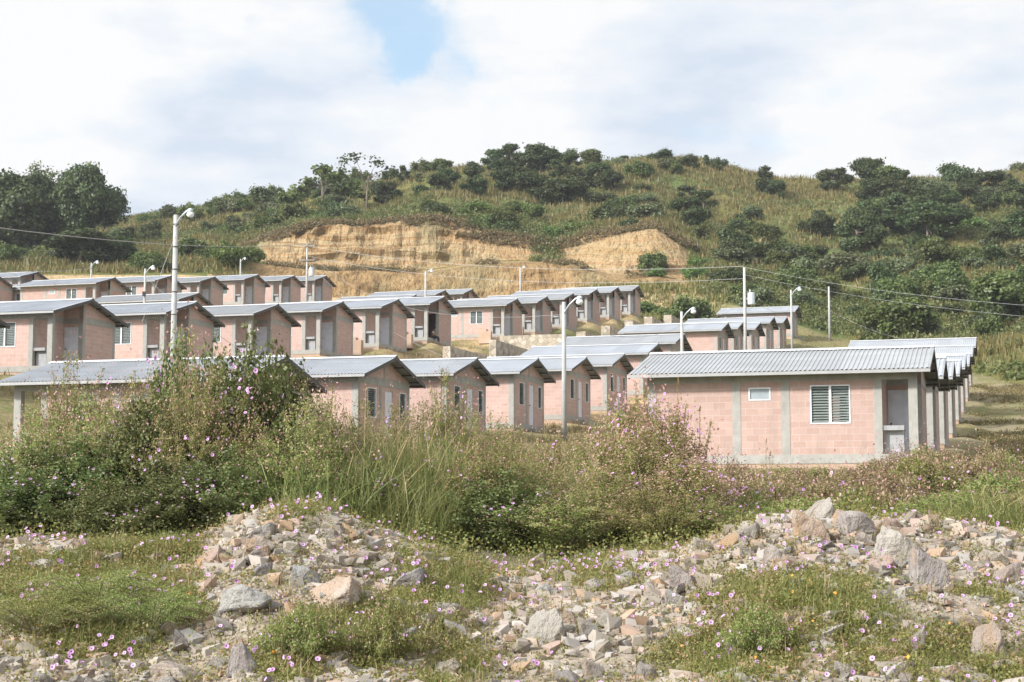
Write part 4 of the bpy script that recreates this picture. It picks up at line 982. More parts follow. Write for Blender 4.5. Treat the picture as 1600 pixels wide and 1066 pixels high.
def clumps(XY, Z, per, size, hgt, leaf, mat, name, rs, tm=.45, parts=None):
    n = len(XY); c = np.repeat(np.concatenate([XY, Z[:, None]], 1), per, 0); sc = np.repeat(rs.uniform(.5, 1.3, n), per)
    q = rs.normal(size=(n*per, 3)); q /= np.linalg.norm(q, axis=1)[:, None]; rad = rs.rand(n*per)**.4
    off = q*rad[:, None]*sc[:, None]*np.array([size, size, hgt]); off[:, 2] = np.abs(off[:, 2])
    tint = np.clip(np.repeat(rs.normal(tm, .2, n), per)+rs.normal(0, .12, n*per), 0, 1)
    V, Fc = leafquads(c+off, rs.uniform(.6, 1.3, n*per)*leaf, rs, .2, .7, q*.8)
    return np_mesh(name, V, Fc, mat, attrs={'tint': ('FACE', 'FLOAT', tint)})
me = clumps(XY, H(XY[:, 0], XY[:, 1]), 46, 1.2, 1.1, .32, M['undergrowth'], 'hillside_undergrowth', rs, .4)
tag(link('hillside_undergrowth', me), 'low green undergrowth mixed into the hillside grass', 'undergrowth', kind='stuff')
# dry weeds on the bench and along the lip of the cut
lip = []
rr = np.random.RandomState(77)
for _ in range(2300):
    p = rr.uniform(380, 1090); t = rr.rand(); j = 4 if t < .7 else 2
    if j == 2 and vnoise(p*.03, 3.) < .5: continue
    yk = np.interp(p, PKx, [k[j][0] for k in PK])+(rr.uniform(-.6, 3.5) if j == 4 else rr.uniform(.5, 8)); lip.append(((p-CX)/F*yk*1.012, yk))
lip = np.array(lip)
me = clumps(lip, H(lip[:, 0], lip[:, 1]), 40, .8, .7, .26, M['dry_leaf'], 'bench_weeds', rs, .35); tag(link('bench_weeds', me), 'dry weeds along the lip and bench of the earth cut', 'weeds', kind='stuff')

sh_ = []
while len(sh_) < 2600:
    p = rr.uniform(330, 1130); yb_ = np.interp(p, PKx, [k[1][0] for k in PK])
    if p > 395 and p < 905: continue
    y_ = yb_+rr.uniform(-24, 26 if p < 395 or p > 1075 else 1); sh_.append(((p-CX)/F*y_*1.012, y_))
sh_ = np.array(sh_)
me = blades(sh_, H(sh_[:, 0], sh_[:, 1]), rs.uniform(.4, 1.1, len(sh_)), .18, rs, M['hill_grass'], 'shoulder_grass', 8, 0, .3, .45, spread=.5); tag(link('shoulder_grass', me), 'olive grass on the shoulders of the earth cut', 'grass', kind='stuff')
# grass between the houses and in the right field
def ok_vil(X, Y, r):
    m = np.ones(len(X), bool)
    for row, i, k, o in houses:
        dx = X-o.x; dy = Y-o.y; lx = dx*E1.x+dy*E1.y; ly = dx*E2.x+dy*E2.y; m &= ~((lx > -.15) & (lx < L+.15) & (ly > -.15) & (ly < W+.15))
    return m & (r.rand(len(X)) < sstep(.35, .55, fbm(X*.2, Y*.2, 3)))
XY = scatter(26000, -40, 1640, 38, 215, ok_vil, 33, 1.3)
me = blades(XY, H(XY[:, 0], XY[:, 1]), rs.uniform(.12, .42, len(XY)), .05, rs, M['dry_grass'], 'village_grass', 4, 0, .5, .35, spread=.15)
tag(link('village_grass', me), 'short dry grass between the houses and in the right field', 'grass', kind='stuff')

def f_field(X, Y, r):
    p = CX+F*X/Y; return (p > 1455) & (Y < np.interp(p, PKx, [k[1][0] for k in PK])-1) & ok_vil(X, Y, r) | ((p > 1455) & (r.rand(len(X)) < .35) & ok_vil(X, Y, r))
XY = scatter(5200, 1455, 1900, 42, 124, f_field, 35, 1.2)
me = clumps(XY, H(XY[:, 0], XY[:, 1]), 26, .42, .30, .10, M['dry_leaf'], 'field_weeds', rs, .35); tag(link('field_weeds', me), 'rough brown dry weeds over the right field', 'weeds', kind='stuff')
# ---------------------------------------------------------------- foreground plants
def flower_arrays(Pp, rs, size, face):
    """morning glory blooms: 10-sided funnels with a dark throat; returns verts, tris, material index"""
    n = len(Pp); d = rs.normal(size=(n, 3))*.45+np.array(face); d /= np.linalg.norm(d, axis=1)[:, None]
    t = np.cross(d, np.array([.1, .2, 1.])); t /= np.linalg.norm(t, axis=1)[:, None]; b = np.cross(d, t); K = 8; s = size[:, None]
    V = [Pp-d*s*.30]
    for r_, dz in ((.17, -.10), (.5, .0)):
        for k in range(K):
            a = 2*math.pi*k/K; rr_ = r_*(1 if k % 2 else .93); V.append(Pp+(t*math.cos(a)+b*math.sin(a))*s*rr_+d*s*dz)
    V = np.stack(V, 1); nv = V.shape[1]; base = np.arange(n)*nv; fs = []; mi = []
    for k in range(K):
        k2 = (k+1) % K
        fs.append(np.stack([base, base+1+k, base+1+k2], 1)); mi.append(np.ones(n, int))
        fs.append(np.stack([base+1+k, base+1+K+k, base+1+K+k2], 1)); mi.append(np.zeros(n, int))
        fs.append(np.stack([base+1+k, base+1+K+k2, base+1+k2], 1)); mi.append(np.zeros(n, int))
    return V.reshape(-1, 3), np.concatenate(fs), np.concatenate(mi)
def flower_mesh(name, Pp, rs, size=.047, face=(-.1, -1, .35)):
    V, Fc, mi = flower_arrays(Pp, rs, rs.uniform(.75, 1.15, len(Pp))*size, face); n = len(Pp)
    tint = np.tile(np.clip(rs.normal(.55, .25, n), 0, 1), len(Fc)//n)
    return np_mesh(name, V, Fc, [M['petal'], M['throat']], mi, {'tint': ('FACE', 'FLOAT', tint)})
BP = {}
def bush_proto(key, name, seed, nst, w, h, leafn, leaf, mat, spreadp, flowers=0, seeds=0, aspect=.6, lean=.8, tm=.45, tipdry=0, droop=.25):
    rs = np.random.RandomState(seed); st = MB(); pts = []; tint = []; tips = []; outer = []; out_n = []
    for i in range(nst):
        a = rs.uniform(0, 6.283); r0 = .12*w*math.sqrt(rs.rand()); b0 = np.array([r0*math.cos(a), r0*math.sin(a), 0]); k = rs.rand()**.55
        reach = w*.5*k*lean; hh = h*(1-.40*k*k)*rs.uniform(.72, 1.0); a2 = a+rs.normal(0, .5)
        e = np.array([reach*math.cos(a2), reach*math.sin(a2), hh]); mid = b0*.5+e*.5+np.array([0, 0, .12*h])-e*np.array([.2, .2, 0]); T_ = np.linspace(0, 1, 7)[:, None]
        cur = (1-T_)**2*b0+2*T_*(1-T_)*mid+T_**2*e; cur[:, 2] -= droop*reach*(T_[:, 0]**3); st.tube([Vector(c) for c in cur], list(np.linspace(.011, .003, 7)), 3, cap=False)
        n = int(leafn/nst*rs.uniform(.6, 1.4)); t = rs.rand(n)**.75*.92+.08; p = (1-t[:, None])**2*b0+2*t[:, None]*(1-t[:, None])*mid+t[:, None]**2*e
        p[:, 2] -= droop*reach*t**3; off = rs.normal(size=(n, 3))*spreadp*(1.15-t[:, None]*.75); p = p+off; p[:, 2] = np.abs(p[:, 2]); pts.append(p)
        tint.append(np.clip(rs.normal(tm+tipdry*(t-.4), .17, n), 0, 1)); tips.append(cur[-1])
        dd = off.copy(); dd[:, :2] += e[:2]*.3; out_n.append(dd/(np.linalg.norm(dd, axis=1)[:, None]+1e-6))
        m = t > .55; outer.append(p[m])
    Pp = np.concatenate(pts); nn = np.concatenate(out_n); V, Fc = leafquads(Pp, rs.uniform(.55, 1.3, len(Pp))*leaf, rs, .25, aspect, nn)
    fm = np_mesh(key+'_foliage', V, Fc, mat, attrs={'tint': ('FACE', 'FLOAT', np.concatenate(tint))})
    parts = [('foliage', fm), ('stems', st.mesh(key+'_stems', M['stem']))]
    ou = np.concatenate(outer)
    if flowers:
        rad = np.linalg.norm(ou[:, :2]/(w*.5), axis=1)+ou[:, 2]/h; cand_ = ou[np.argsort(-(rad+rs.rand(len(ou))*.5))[:max(flowers*8, 10)]]
        cl = cand_[rs.choice(len(cand_), max(3, flowers//4))]; q = np.concatenate([c+rs.normal(size=(4, 3))*.11 for c in cl])[:flowers]; q = q+np.array([0, -.03, .02])
        parts.append(('flowers', flower_mesh(key+'_flowers', q, rs)))
    if seeds:
        tp = np.array(tips); q = np.concatenate([tp[rs.randint(len(tp), size=seeds//2)]+rs.normal(size=(seeds//2, 3))*np.array([.07, .07, .12])*1.3, ou[rs.randint(len(ou), size=seeds//2)]+rs.normal(size=(seeds//2, 3))*.06])
        V, Fc = leafquads(q, rs.uniform(.5, 1.2, len(q))*.036, rs, 0, .8); parts.append(('seed_heads', np_mesh(key+'_seeds', V, Fc, M['seed'], attrs={'tint': ('FACE', 'FLOAT', rs.rand(len(q)))})))
    zz_ = np.sort(Pp[:, 2]); BP[key] = (name, parts, w, float(zz_[int(len(zz_)*.985)]))
bush_proto('vine', 'vine_covered_bush', 51, 130, 2.4, 2.4, 21000, .050, M['vine_leaf'], .10, 46, 200, .75, .85, .42)
bush_proto('vine_b', 'vine_covered_bush', 52, 130, 2.4, 2.2, 20000, .050, M['vine_leaf'], .11, 30, 400, .75, .95, .45)
bush_proto('weed', 'feathery_weed_bush', 53, 120, 2.2, 2.5, 17000, .044, M['weed_leaf'], .075, 16, 1300, .45, .9, .42, .34)
bush_proto('weed_b', 'feathery_weed_bush', 54, 110, 2.2, 2.3, 16000, .044, M['weed_leaf'], .08, 12, 1300, .45, 1.0, .40, .38)
bush_proto('pink', 'pink_flowering_bush', 55, 70, 1.6, 2.4, 10000, .046, M['weed_leaf'], .06, 42, 2600, .5, .8, .4, .5)
bush_proto('low', 'low_dry_weed', 56, 90, 2.2, 1.0, 9000, .042, M['dry_leaf'], .07, 10, 700, .5, 1.0, .40, .3)
bush_proto('low_green', 'low_green_weed', 57, 90, 2.2, 1.0, 9500, .046, M['weed_leaf'], .08, 22, 500, .6, 1.0, .35, .2)
bush_proto('sprig', 'thin_upright_sprig', 58, 7, .6, 1.5, 420, .045, M['weed_leaf'], .022, 3, 60, .45, .8, .6, .4)
def frond_proto(key, seed, n, w, h):
    rs = np.random.RandomState(seed); st = MB(); P_ = []; tt = []
    for i in range(n):
        a = rs.uniform(0, 6.283); ln = w*.5*rs.uniform(.5, 1); z1 = h*rs.uniform(.4, 1); d = np.array([math.cos(a), math.sin(a), 0]); sd_ = np.array([-d[1], d[0], 0])
        f = lambda t: d*ln*t+np.array([0, 0, z1*(1-(1-t)**2)*(1-.35*t*t)])
        st.tube([Vector(f(t)) for t in (0, .3, .6, 1)], [.006, .005, .004, .002], 3, cap=False)
        for k in range(16):
            t = .25+.75*k/15; c = f(t)
            for sg in (-1, 1):
                for q in range(7): P_.append(c+sd_*sg*(.012+.02*q)+np.array([0, 0, .004*q])+rs.normal(0, .004, 3)); tt.append(rs.normal(.6, .15)+(.25 if t > .85 else 0))
    P_ = np.array(P_); V, Fc = leafquads(P_, rs.uniform(.7, 1.2, len(P_))*.022, rs, 2.5, .5)
    BP[key] = ('feathery_seedling', [('foliage', np_mesh(key+'_f', V, Fc, M['grass'], attrs={'tint': ('FACE', 'FLOAT', np.clip(tt, 0, 1))})), ('stems', st.mesh(key+'_s', M['stem']))], w, h*.8)
frond_proto('frond', 66, 46, 2.0, .55)
def grass_clump(key, seed, n, w, h):
    rs = np.random.RandomState(seed); a = rs.uniform(0, 6.283, n); r_ = w*.5*np.sqrt(rs.rand(n)); XY = np.stack([r_*np.cos(a), r_*np.sin(a)], 1)
    me = blades(XY, np.zeros(n), rs.uniform(.55, 1.0, n)*h, .014, rs, M['tall_grass'], key, 1, 4, .35, .38, spread=.02)
    st = MB(); V = []
    for i in range(26):
        a = rs.uniform(0, 6.283); x, y = w*.4*math.cos(a)*rs.rand(), w*.4*math.sin(a)*rs.rand(); lx, ly = rs.normal(0, .35, 2); hh = h*rs.uniform(.85, 1.15)
        c = [Vector((x+lx*t*t, y+ly*t*t, hh*(t-.12*t*t*abs(lx)))) for t in (0, .3, .6, .85, 1)]; st.tube(c, [.007, .006, .005, .004, .002], 3, cap=False)
        for _ in range(22):
            t = rs.uniform(.8, 1.02); V.append((x+lx*t*t+rs.normal(0, .02), y+ly*t*t+rs.normal(0, .02), hh*(t-.12*t*t*abs(lx))+rs.normal(0, .02)))
    V = np.array(V); q, Fq = leafquads(V, rs.uniform(.6, 1.2, len(V))*.034, rs, 0, .4)
    sm = np_mesh(key+'_seed', q, Fq, M['dry_grass'], attrs={'tint': ('FACE', 'FLOAT', rs.uniform(.4, 1, len(V)))})
    BP[key] = ('tall_grass_clump', [('blades', me), ('stalks', st.mesh(key+'_st', M['straw'])), ('seed_heads', sm)], w, h)
grass_clump('tall', 61, 1500, 1.9, 2.0); grass_clump('tall_b', 62, 1300, 1.8, 1.9)
bf = {}
def put_bush(key, px, pytop, Y, wm, label, group, rz=None, cat='bush'):
    name, parts, w, h = BP[key]; x = Pt(px, pytop, Y).x; zb = Hs(x, Y)-.05; hh = max(Zof(pytop, Y)-zb, .5)
    if key not in bf:
        r_ = empty(name)
        for n_, me_ in parts:
            q_ = link(n_, me_, r_)
            if n_ in ('flowers', 'seed_heads', 'stalks'): q_['kind'] = 'stuff'
        bf[key] = r_
    else: r_ = copy_tree(bf[key])
    r_.location = (x, Y, zb); r_.scale = (wm/w, wm/w, hh/h); r_.rotation_euler = (0, 0, rn.uniform(-.5, .5) if rz is None else rz); tag(r_, label, cat, group); return r_
BG = 'flowering bushes and weeds in front of the houses'
BL = [
 ('vine', 398, 572, 27.2, 2.7, 'tallest dark leafy bush hung with lilac blooms, before the nearest grey roof'),
 ('weed', 300, 562, 28.5, 2.3, 'tall feathery bush left of the tallest blooming bush, beside the thick pole'),
 ('vine_b', 305, 574, 27.8, 2.3, 'green vine hung bush under the thin sprig before the thick pole'),
 ('vine_b', 440, 606, 27.6, 2.2, 'leafy blooming bush merging into the right side of the tallest bush'),
 ('weed', 345, 610, 26.5, 2.2, 'feathery bush filling the gap below the two tallest bushes'),
 ('vine_b', 250, 640, 26.5, 2.2, 'leafy bush below the thick pole, left of the tallest bush'),
 ('weed_b', 235, 612, 29.5, 2.0, 'brownish feathery bush behind the leafy one below the thick pole'),
 ('vine', 470, 655, 27, 2.0, 'dark leafy bush right shoulder of the tallest bush'),
 ('vine_b', 360, 715, 25.3, 2.1, 'dark shaded bush low behind the left rubble pile'),
 ('vine', 275, 745, 25.0, 2.0, 'shaded leafy bush standing behind the grassy bank'),
 ('weed', 120, 592, 30, 1.9, 'feathery brown topped bush hiding the left part of the nearest grey roof'),
 ('weed_b', 160, 640, 28, 2.0, 'tan seeded weed bush beside the brown topped one'),
 ('weed_b', 70, 655, 28.5, 2.0, 'loose weed bush by the left porch columns'),
 ('weed', 10, 700, 28, 1.9, 'weed bush at the left picture edge under the porch corner'),
 ('vine_b', 130, 700, 26, 2.3, 'broad green vine mound left of the middle, with scattered lilac blooms'),
 ('vine', 45, 745, 25.2, 2.2, 'low vine mound near the left edge with many lilac blooms'),
 ('vine_b', 185, 760, 24.6, 2.0, 'low green vine mound above the grassy bank'),
 ('weed_b', -45, 720, 27, 2.0, 'weed bush cut by the left picture edge'),
 ('vine', -20, 790, 24.6, 1.8, 'lowest vine mound at the left picture edge'),
 ('tall', 535, 640, 27.5, 1.9, 'tall green grass clump right of the tallest bush'),
 ('tall_b', 590, 655, 28, 1.9, 'tall grass clump with arching straw stalks before the gable houses'),
 ('tall', 645, 660, 27, 1.9, 'tall grass clump left of the upright sprig bush'),
 ('weed_b', 500, 630, 30, 1.9, 'pinkish seeded weed behind the tall green grass'),
 ('weed', 575, 655, 30.5, 2.0, 'feathery weed behind the arching straw stalks'),
 ('weed_b', 640, 650, 31, 2.0, 'tan weed bush before the second gable house'),
 ('weed', 700, 615, 30, 1.5, 'upright bush reaching up before the third gable house'),
 ('tall_b', 700, 690, 27, 1.8, 'tall grass clump below the upright bush'),
 ('vine', 560, 745, 25.5, 2.0, 'dark shaded growth behind the left rubble pile'),
 ('tall', 620, 730, 25.5, 1.8, 'dark green grass clump above the gap between the rubble piles'),
 ('tall_b', 505, 740, 26, 1.8, 'dark grass clump just right of the left rubble crest'),
 ('weed_b', 760, 662, 31, 2.0, 'weed bush before the white door of the fourth gable house'),
 ('weed', 815, 690, 30, 2.0, 'weed bush left of the whole lamp pole base'),
 ('tall', 745, 720, 26.5, 1.8, 'grass clump between upright bush and blooming mound'),
 ('vine_b', 790, 745, 25.5, 2.2, 'green blooming mound at the middle of the picture'),
 ('weed', 850, 735, 27, 2.0, 'seeded weed bush below the whole lamp pole'),
 ('weed_b', 890, 700, 30.5, 2.1, 'weed bush hiding the foot of the whole lamp pole'),
 ('weed', 945, 685, 29, 1.9, 'reddish weed bush left of the pink flowering bushes'),
 ('weed_b', 880, 772, 25, 2.1, 'low seeded mound right of the picture middle'),
 ('pink', 985, 640, 27.5, 1.5, 'pink flowering bush before the left corner of the nearest house'),
 ('pink', 1040, 650, 26.8, 1.5, 'pink flowering bush right before the nearest house wall'),
 ('weed', 1010, 690, 26, 1.9, 'green weed bush under the two pink flowering bushes'),
 ('weed_b', 955, 745, 25.5, 1.9, 'weed bush low in front of the reddish one'),
 ('pink', 1075, 725, 25.3, 1.5, 'small pink seeded bush above the right rubble slope'),
 ('tall_b', 850, 752, 26.4, 1.7, 'straw grass clump rising between the blooming mounds'),
 ('tall', 935, 735, 26.6, 1.7, 'grass clump under the reddish weed bush'),
 ('weed', 1030, 762, 24.6, 1.9, 'green weed mound above the middle rubble'),
 ('weed_b', 1095, 775, 24.8, 1.6, 'weed bush left of the boulder topped rubble crest'),
 ('low', 1140, 748, 31, 2.2, 'dry low weed under the first wall column of the nearest house'),
 ('low', 1215, 752, 32, 2.4, 'dry low weed between the wall columns of the nearest house'),
 ('low_green', 1180, 780, 28, 2.2, 'low green weed left behind the boulder topped crest'),
 ('low', 1290, 752, 32, 2.4, 'dry low weed under the louvred window'),
 ('low', 1365, 735, 33, 2.4, 'dry low weed under the wash basin'),
 ('low_green', 1430, 722, 34, 2.3, 'green low weed at the foot of the porch corner column'),
 ('low', 1490, 722, 35, 2.3, 'dry low weed at the edge of the right field'),
 ('low_green', 1550, 745, 33, 2.3, 'green low weed in the right field'),
 ('low', 1610, 750, 33, 2.3, 'dry low weed at the right picture edge'),
 ('low_green', 1250, 782, 27, 2.2, 'low green weed behind the top boulder'),
 ('low_green', 1340, 775, 27.5, 2.2, 'low green weed behind the leaning boulder'),
 ('low', 1410, 770, 28, 2.2, 'dry weed behind the right rubble crest'),
 ('low_green', 1480, 775, 27, 2.2, 'low green weed behind the right rubble slope'),
 ('tall', 1560, 760, 26, 1.9, 'green grass clump behind the right rubble end'),
 ('tall_b', 1610, 765, 25.5, 1.8, 'green grass clump at the right picture edge'),
 ('frond', 150, 915, 16.2, 1.5, 'flat feathery fronds spreading over the left grassy patch'),
 ('frond', 60, 945, 15.4, 1.3, 'feathery fronds low at the left edge of the rubble'),
 ('frond', 235, 930, 15.8, 1.2, 'feathery fronds beside the long pale leaning boulder'),
 ('low_green', 470, 985, 14.6, .8, 'small leafy weed among the blooms below the rusty boulder'),
 ('low_green', 1185, 985, 14.8, .7, 'small leafy weed in the lower green patch right of the middle'),
 ('low_green', 600, 985, 14.9, .7, 'small leafy weed beside the vine covered grey rock'),
 ('sprig', 1055, 600, 27.2, .7, 'tallest thin sprig before the nearest house wall'),
 ('sprig', 1088, 640, 27.0, .9, 'leaning thin sprig before the nearest house wall'),
 ('sprig', 290, 535, 28.2, .9, 'thin sprig rising in front of the thick pole'),
 ('sprig', 690, 590, 30, .7, 'thin sprig topping the upright bush'),
 ('sprig', 1195, 690, 31, .5, 'dark dry sprig against the wall between columns'),
 ('sprig', 1120, 700, 31, .5, 'dry sprig left of the first wall column'),
]
for (k, px, py, Y, wm, lb) in BL: put_bush(k, px, py, Y, wm*(1.0 if k == 'sprig' else 1.22), lb, BG, cat='grass clump' if k.startswith('tall') else 'bush')
fill = random.Random(8); TOPS = [(0, 705), (60, 650), (120, 605), (180, 610), (240, 595), (300, 572), (405, 585), (450, 610), (500, 640), (560, 650), (640, 655), (700, 640), (760, 665), (850, 695), (950, 680), (1010, 655), (1060, 650), (1090, 720), (1120, 750)]
for j in range(46):
    px = -30+1140*(j+fill.random())/46; top = np.interp(px, [t[0] for t in TOPS], [t[1] for t in TOPS]); Y = fill.uniform(25.6, 31); py = top+12+fill.random()**1.3*110*(31.5-Y)/5+fill.uniform(0, 25)
    k = ['weed', 'weed_b', 'vine_b', 'vine' if px < 480 else 'tall_b', 'pink' if px > 880 else 'weed_b', 'tall' if 480 < px < 960 else 'weed'][fill.randrange(6)]
    if 500 < px < 960 and j % 2: k = 'tall' if j % 4 == 1 else 'tall_b'
    nm = {'weed': 'feathery olive weed crowding the brush belt', 'weed_b': 'loose seeded weed crowding the brush belt', 'vine_b': 'leafy vine bush crowding the brush belt', 'pink': 'pink tipped weed crowding the brush belt', 'tall': 'green grass clump crowding the brush belt', 'tall_b': 'straw green grass clump crowding the brush belt', 'vine': 'dark leafy blooming bush crowding the brush belt'}[k]
    put_bush(k, px, py, Y, fill.uniform(1.7, 2.6), nm, nm.replace('crowding', 'filling'), rz=fill.uniform(0, 6.28), cat='grass clump' if k.startswith('tall') else 'bush')
for j in range(26):
    px = 1105+(1640-1105)*(j+fill.random())/26; Y = fill.uniform(33, 43); py = fill.uniform(722, 748) if px < 1370 else fill.uniform(705, 740)
    k = ['low', 'low_green', 'low', 'tall_b'][fill.randrange(4)]
    nm = {'low': 'dry tan weed in the belt before the nearest house', 'low_green': 'green weed in the belt before the nearest house', 'tall_b': 'straw coloured grass clump in the belt before the nearest house'}[k]
    put_bush(k, px, py, Y, fill.uniform(1.8, 2.6), nm, nm.replace('in the belt', 'standing'), rz=fill.uniform(0, 6.28), cat='grass clump' if k == 'tall_b' else 'bush')
# undergrowth filling the brush belt
def f_under(X, Y, r): return (r.rand(len(X)) < .3+.7*sstep(.35, .55, fbm(X*.8, Y*.8, 3)))
XY = scatter(3600, -60, 1660, 23.0, 38, f_under, 41)
me = clumps(XY, H(XY[:, 0], XY[:, 1]), 40, .38, .42, .05, M['weed_leaf'], 'weed_undergrowth', rs, .4); tag(link('weed_undergrowth', me), 'tangled low weeds under and between the bushes', 'undergrowth', kind='stuff')
XY = scatter(1500, -60, 1660, 34, 52, lambda X, Y, r: ok_vil(X, Y, r) | (r.rand(len(X)) < .2) & ok_vil(X, Y, r), 42)
me = clumps(XY, H(XY[:, 0], XY[:, 1]), 40, .45, .38, .06, M['dry_leaf'], 'dry_undergrowth', rs, .4); tag(link('dry_undergrowth', me), 'dry weeds round the foot of the nearest house', 'undergrowth', kind='stuff')

# ---------------------------------------------------------------- green patches on the rubble (picture-plan regions turned into ground positions)
GREEN = [(150, 935, 190, 75, .85), (230, 860, 90, 38, 1), (120, 1000, 140, 40, .6), (690, 920, 100, 50, .75), (560, 1000, 180, 58, .75), (830, 870, 170, 30, .45), (1250, 960, 165, 66, .72), (1150, 1020, 130, 55, .9),
         (1400, 1020, 130, 50, .6), (480, 795, 60, 22, 1), (640, 875, 40, 18, .3), (450, 1030, 90, 40, .8), (1560, 1040, 60, 30, .5), (930, 900, 90, 25, .5), (700, 1040, 60, 40, .6), (1550, 930, 50, 20, .4), (20, 890, 60, 30, .4)]
def green(X, Y, Z):
    px, py = PX(X, Y, Z); g = np.zeros(np.shape(X))
    wx = (fbm(X*1.7, Y*1.7, 3)-.5)*90; wy = (fbm(X*1.7+50, Y*1.7, 3)-.5)*50
    for (cx_, cy_, rx, ry, a) in GREEN: g = np.maximum(g, a*(1-sstep(.55, 1.1, np.sqrt(((px+wx-cx_)/rx)**2+((py+wy-cy_)/ry)**2))))
    return g
def pick(n, seed, fn, y0=12.0, y1=23.5, x0=-60, x1=1660):
    r = np.random.RandomState(seed); out = []; tot = 0
    for _ in range(14):
        px = r.uniform(x0, x1, n); Y = np.sqrt(r.uniform(y0**2, y1**2, n)); X = (px-CX)/F*Y; Z = H(X, Y); k = r.rand(n) < fn(X, Y, Z); out.append(np.stack([X[k], Y[k], Z[k]], 1)); tot += int(k.sum())
        if tot >= n: break
    return np.concatenate(out)[:n]
G_ = pick(6500, 71, lambda X, Y, Z: green(X, Y, Z)**1.2*sstep(.38, .62, fbm(X*2.2+4, Y*2.2, 3)))
me = blades(G_[:, :2], G_[:, 2], rs.uniform(.05, .24, len(G_))*(.5+.9*fbm(G_[:, 0]*1.2, G_[:, 1]*1.2, 2)), .007, rs, M['grass'], 'green_grass', 8, 2, .75, .5, spread=.07); tag(link('green_grass', me), 'green grass growing over the rubble', 'grass', kind='stuff')
G_ = pick(12500, 72, lambda X, Y, Z: np.clip(green(X, Y, Z)*.9+.06, 0, 1))
me = clumps(G_[:, :2], G_[:, 2], 24, .15, .15, .032, M['weed_leaf'], 'creeping_vines', rs, .55); tag(link('creeping_vines', me), 'creeping green vines over the rubble', 'ground cover', kind='stuff')
G_ = pick(1500, 73, lambda X, Y, Z: np.clip(green(X, Y, Z)*.35+.10, 0, 1))
me = blades(G_[:, :2], G_[:, 2], rs.uniform(.10, .35, len(G_)), .008, rs, M['dry_grass'], 'straw', 5, 2, .8, .6, spread=.06); tag(link('dry_straw', me), 'dry straw between the stones', 'grass', kind='stuff')
G_ = pick(620, 74, lambda X, Y, Z: np.clip(.25+green(X, Y, Z)*.5, 0, 1)*(fbm(X*1.6+3, Y*1.6, 2) > .52))
q = G_+np.array([0, -.02, .09])+np.stack([0*G_[:, 0], 0*G_[:, 0], rs.uniform(0, .13, len(G_))], 1)
cr_ = []
for (px, py) in [(440, 800), (460, 790), (480, 785), (500, 795), (505, 782), (470, 800), (520, 805), (425, 803), (795, 865), (830, 868), (870, 850), (905, 842), (910, 856), (935, 853), (950, 858), (880, 880), (925, 885), (60, 850), (45, 848), (95, 856), (130, 862), (1245, 800), (1263, 797), (1375, 805), (1185, 812)]:
    h_ = hit(px, py+6, 17, 24)
    for _ in range(3): cr_.append((h_.x+rs.normal(0, .10), h_.y-.05, h_.z+.10+rs.rand()*.15))
me = flower_mesh('morning_glory_blooms', np.concatenate([q, np.array(cr_)]), rs, .046, (-.1, -.9, .7)); tag(link('morning_glory_blooms', me), 'lilac morning glory blooms dotted over the rubble vines', 'flowers', kind='stuff')
G_ = pick(70, 75, lambda X, Y, Z: green(X, Y, Z)*.6); V, Fc = leafquads(G_+np.array([0, 0, .12]), rs.uniform(.03, .05, len(G_)), rs, .5, .9)
tag(link('orange_blooms', np_mesh('orange_blooms', V, Fc, M['orange_petal'])), 'tiny orange blooms in the green patches', 'flowers', kind='stuff')

# ---------------------------------------------------------------- rocks
def rock_mesh(seed, flat=.75, sub=2):
    r = random.Random(seed); bm = bmesh.new(); pts = []
    for q_ in range(15):
        v = Vector((r.gauss(0, 1), r.gauss(0, 1), r.gauss(0, 1))).normalized(); v = Vector((v.x, v.y*r.uniform(.75, 1), v.z*flat))*r.uniform(.43, .52)
        if q_ < 8 and r.random() < .6: v = Vector(((1 if q_ & 1 else -1)*r.uniform(.24, .42), (1 if q_ & 2 else -1)*r.uniform(.22, .36), (1 if q_ & 4 else -1)*r.uniform(.18, .36)*flat))
        pts.append(bm.verts.new(v))
    bmesh.ops.convex_hull(bm, input=pts); bmesh.ops.delete(bm, geom=[v for v in bm.verts if not v.link_faces], context='VERTS')
    bmesh.ops.dissolve_limit(bm, angle_limit=R(16), verts=bm.verts[:], edges=bm.edges[:])
    bmesh.ops.bevel(bm, geom=bm.edges[:]+bm.verts[:], offset=.022, segments=1, affect='EDGES', clamp_overlap=True)
    bmesh.ops.triangulate(bm, faces=bm.faces[:])
    for _ in range(sub): bmesh.ops.subdivide_edges(bm, edges=bm.edges[:], cuts=1, use_grid_fill=True)
    for v in bm.verts:
        p = v.co*3+Vector((seed*1.7, 0, 0)); n = mnoise.fractal(p, 1.0, 2.0, 4)*.055+mnoise.noise(p*.6)*.07+abs(mnoise.noise(p*2.3+Vector((9, 0, 0))))*-.03; v.co += v.co.normalized()*n
    me = bpy.data.meshes.new(f'rock_{seed}'); bm.to_mesh(me); bm.free(); me.materials.append(M['rock']); return me
RK = [rock_mesh(100+i, random.Random(i).uniform(.55, .9)) for i in range(14)]
rocks_n = 0
def put_rock(px, py, wpx, hpx, label, group, seed, Y=None, yr=(11, 25)):
    p = hit(px, py+hpx*.35, *yr) if Y is None else Vector((Pt(px, py, Y).x, Y, 0))
    s = wpx/F*p.y; h = hpx/F*p.y; c = Pt(px, py, p.y); me = RK[seed % 14]; o = link('rock', me); r = random.Random(seed)
    dm = [max(v.co[i] for v in me.vertices)-min(v.co[i] for v in me.vertices) for i in range(3)]
    o.location = (c.x, p.y, c.z-h*.05); o.scale = (s/dm[0], s*.85/dm[1], h/dm[2]); o.rotation_euler = (r.uniform(-.12, .12), r.uniform(-.18, .18), r.uniform(-.35, .35)+(math.pi if r.random() < .5 else 0)); tag(o, label, 'rock', group); return o
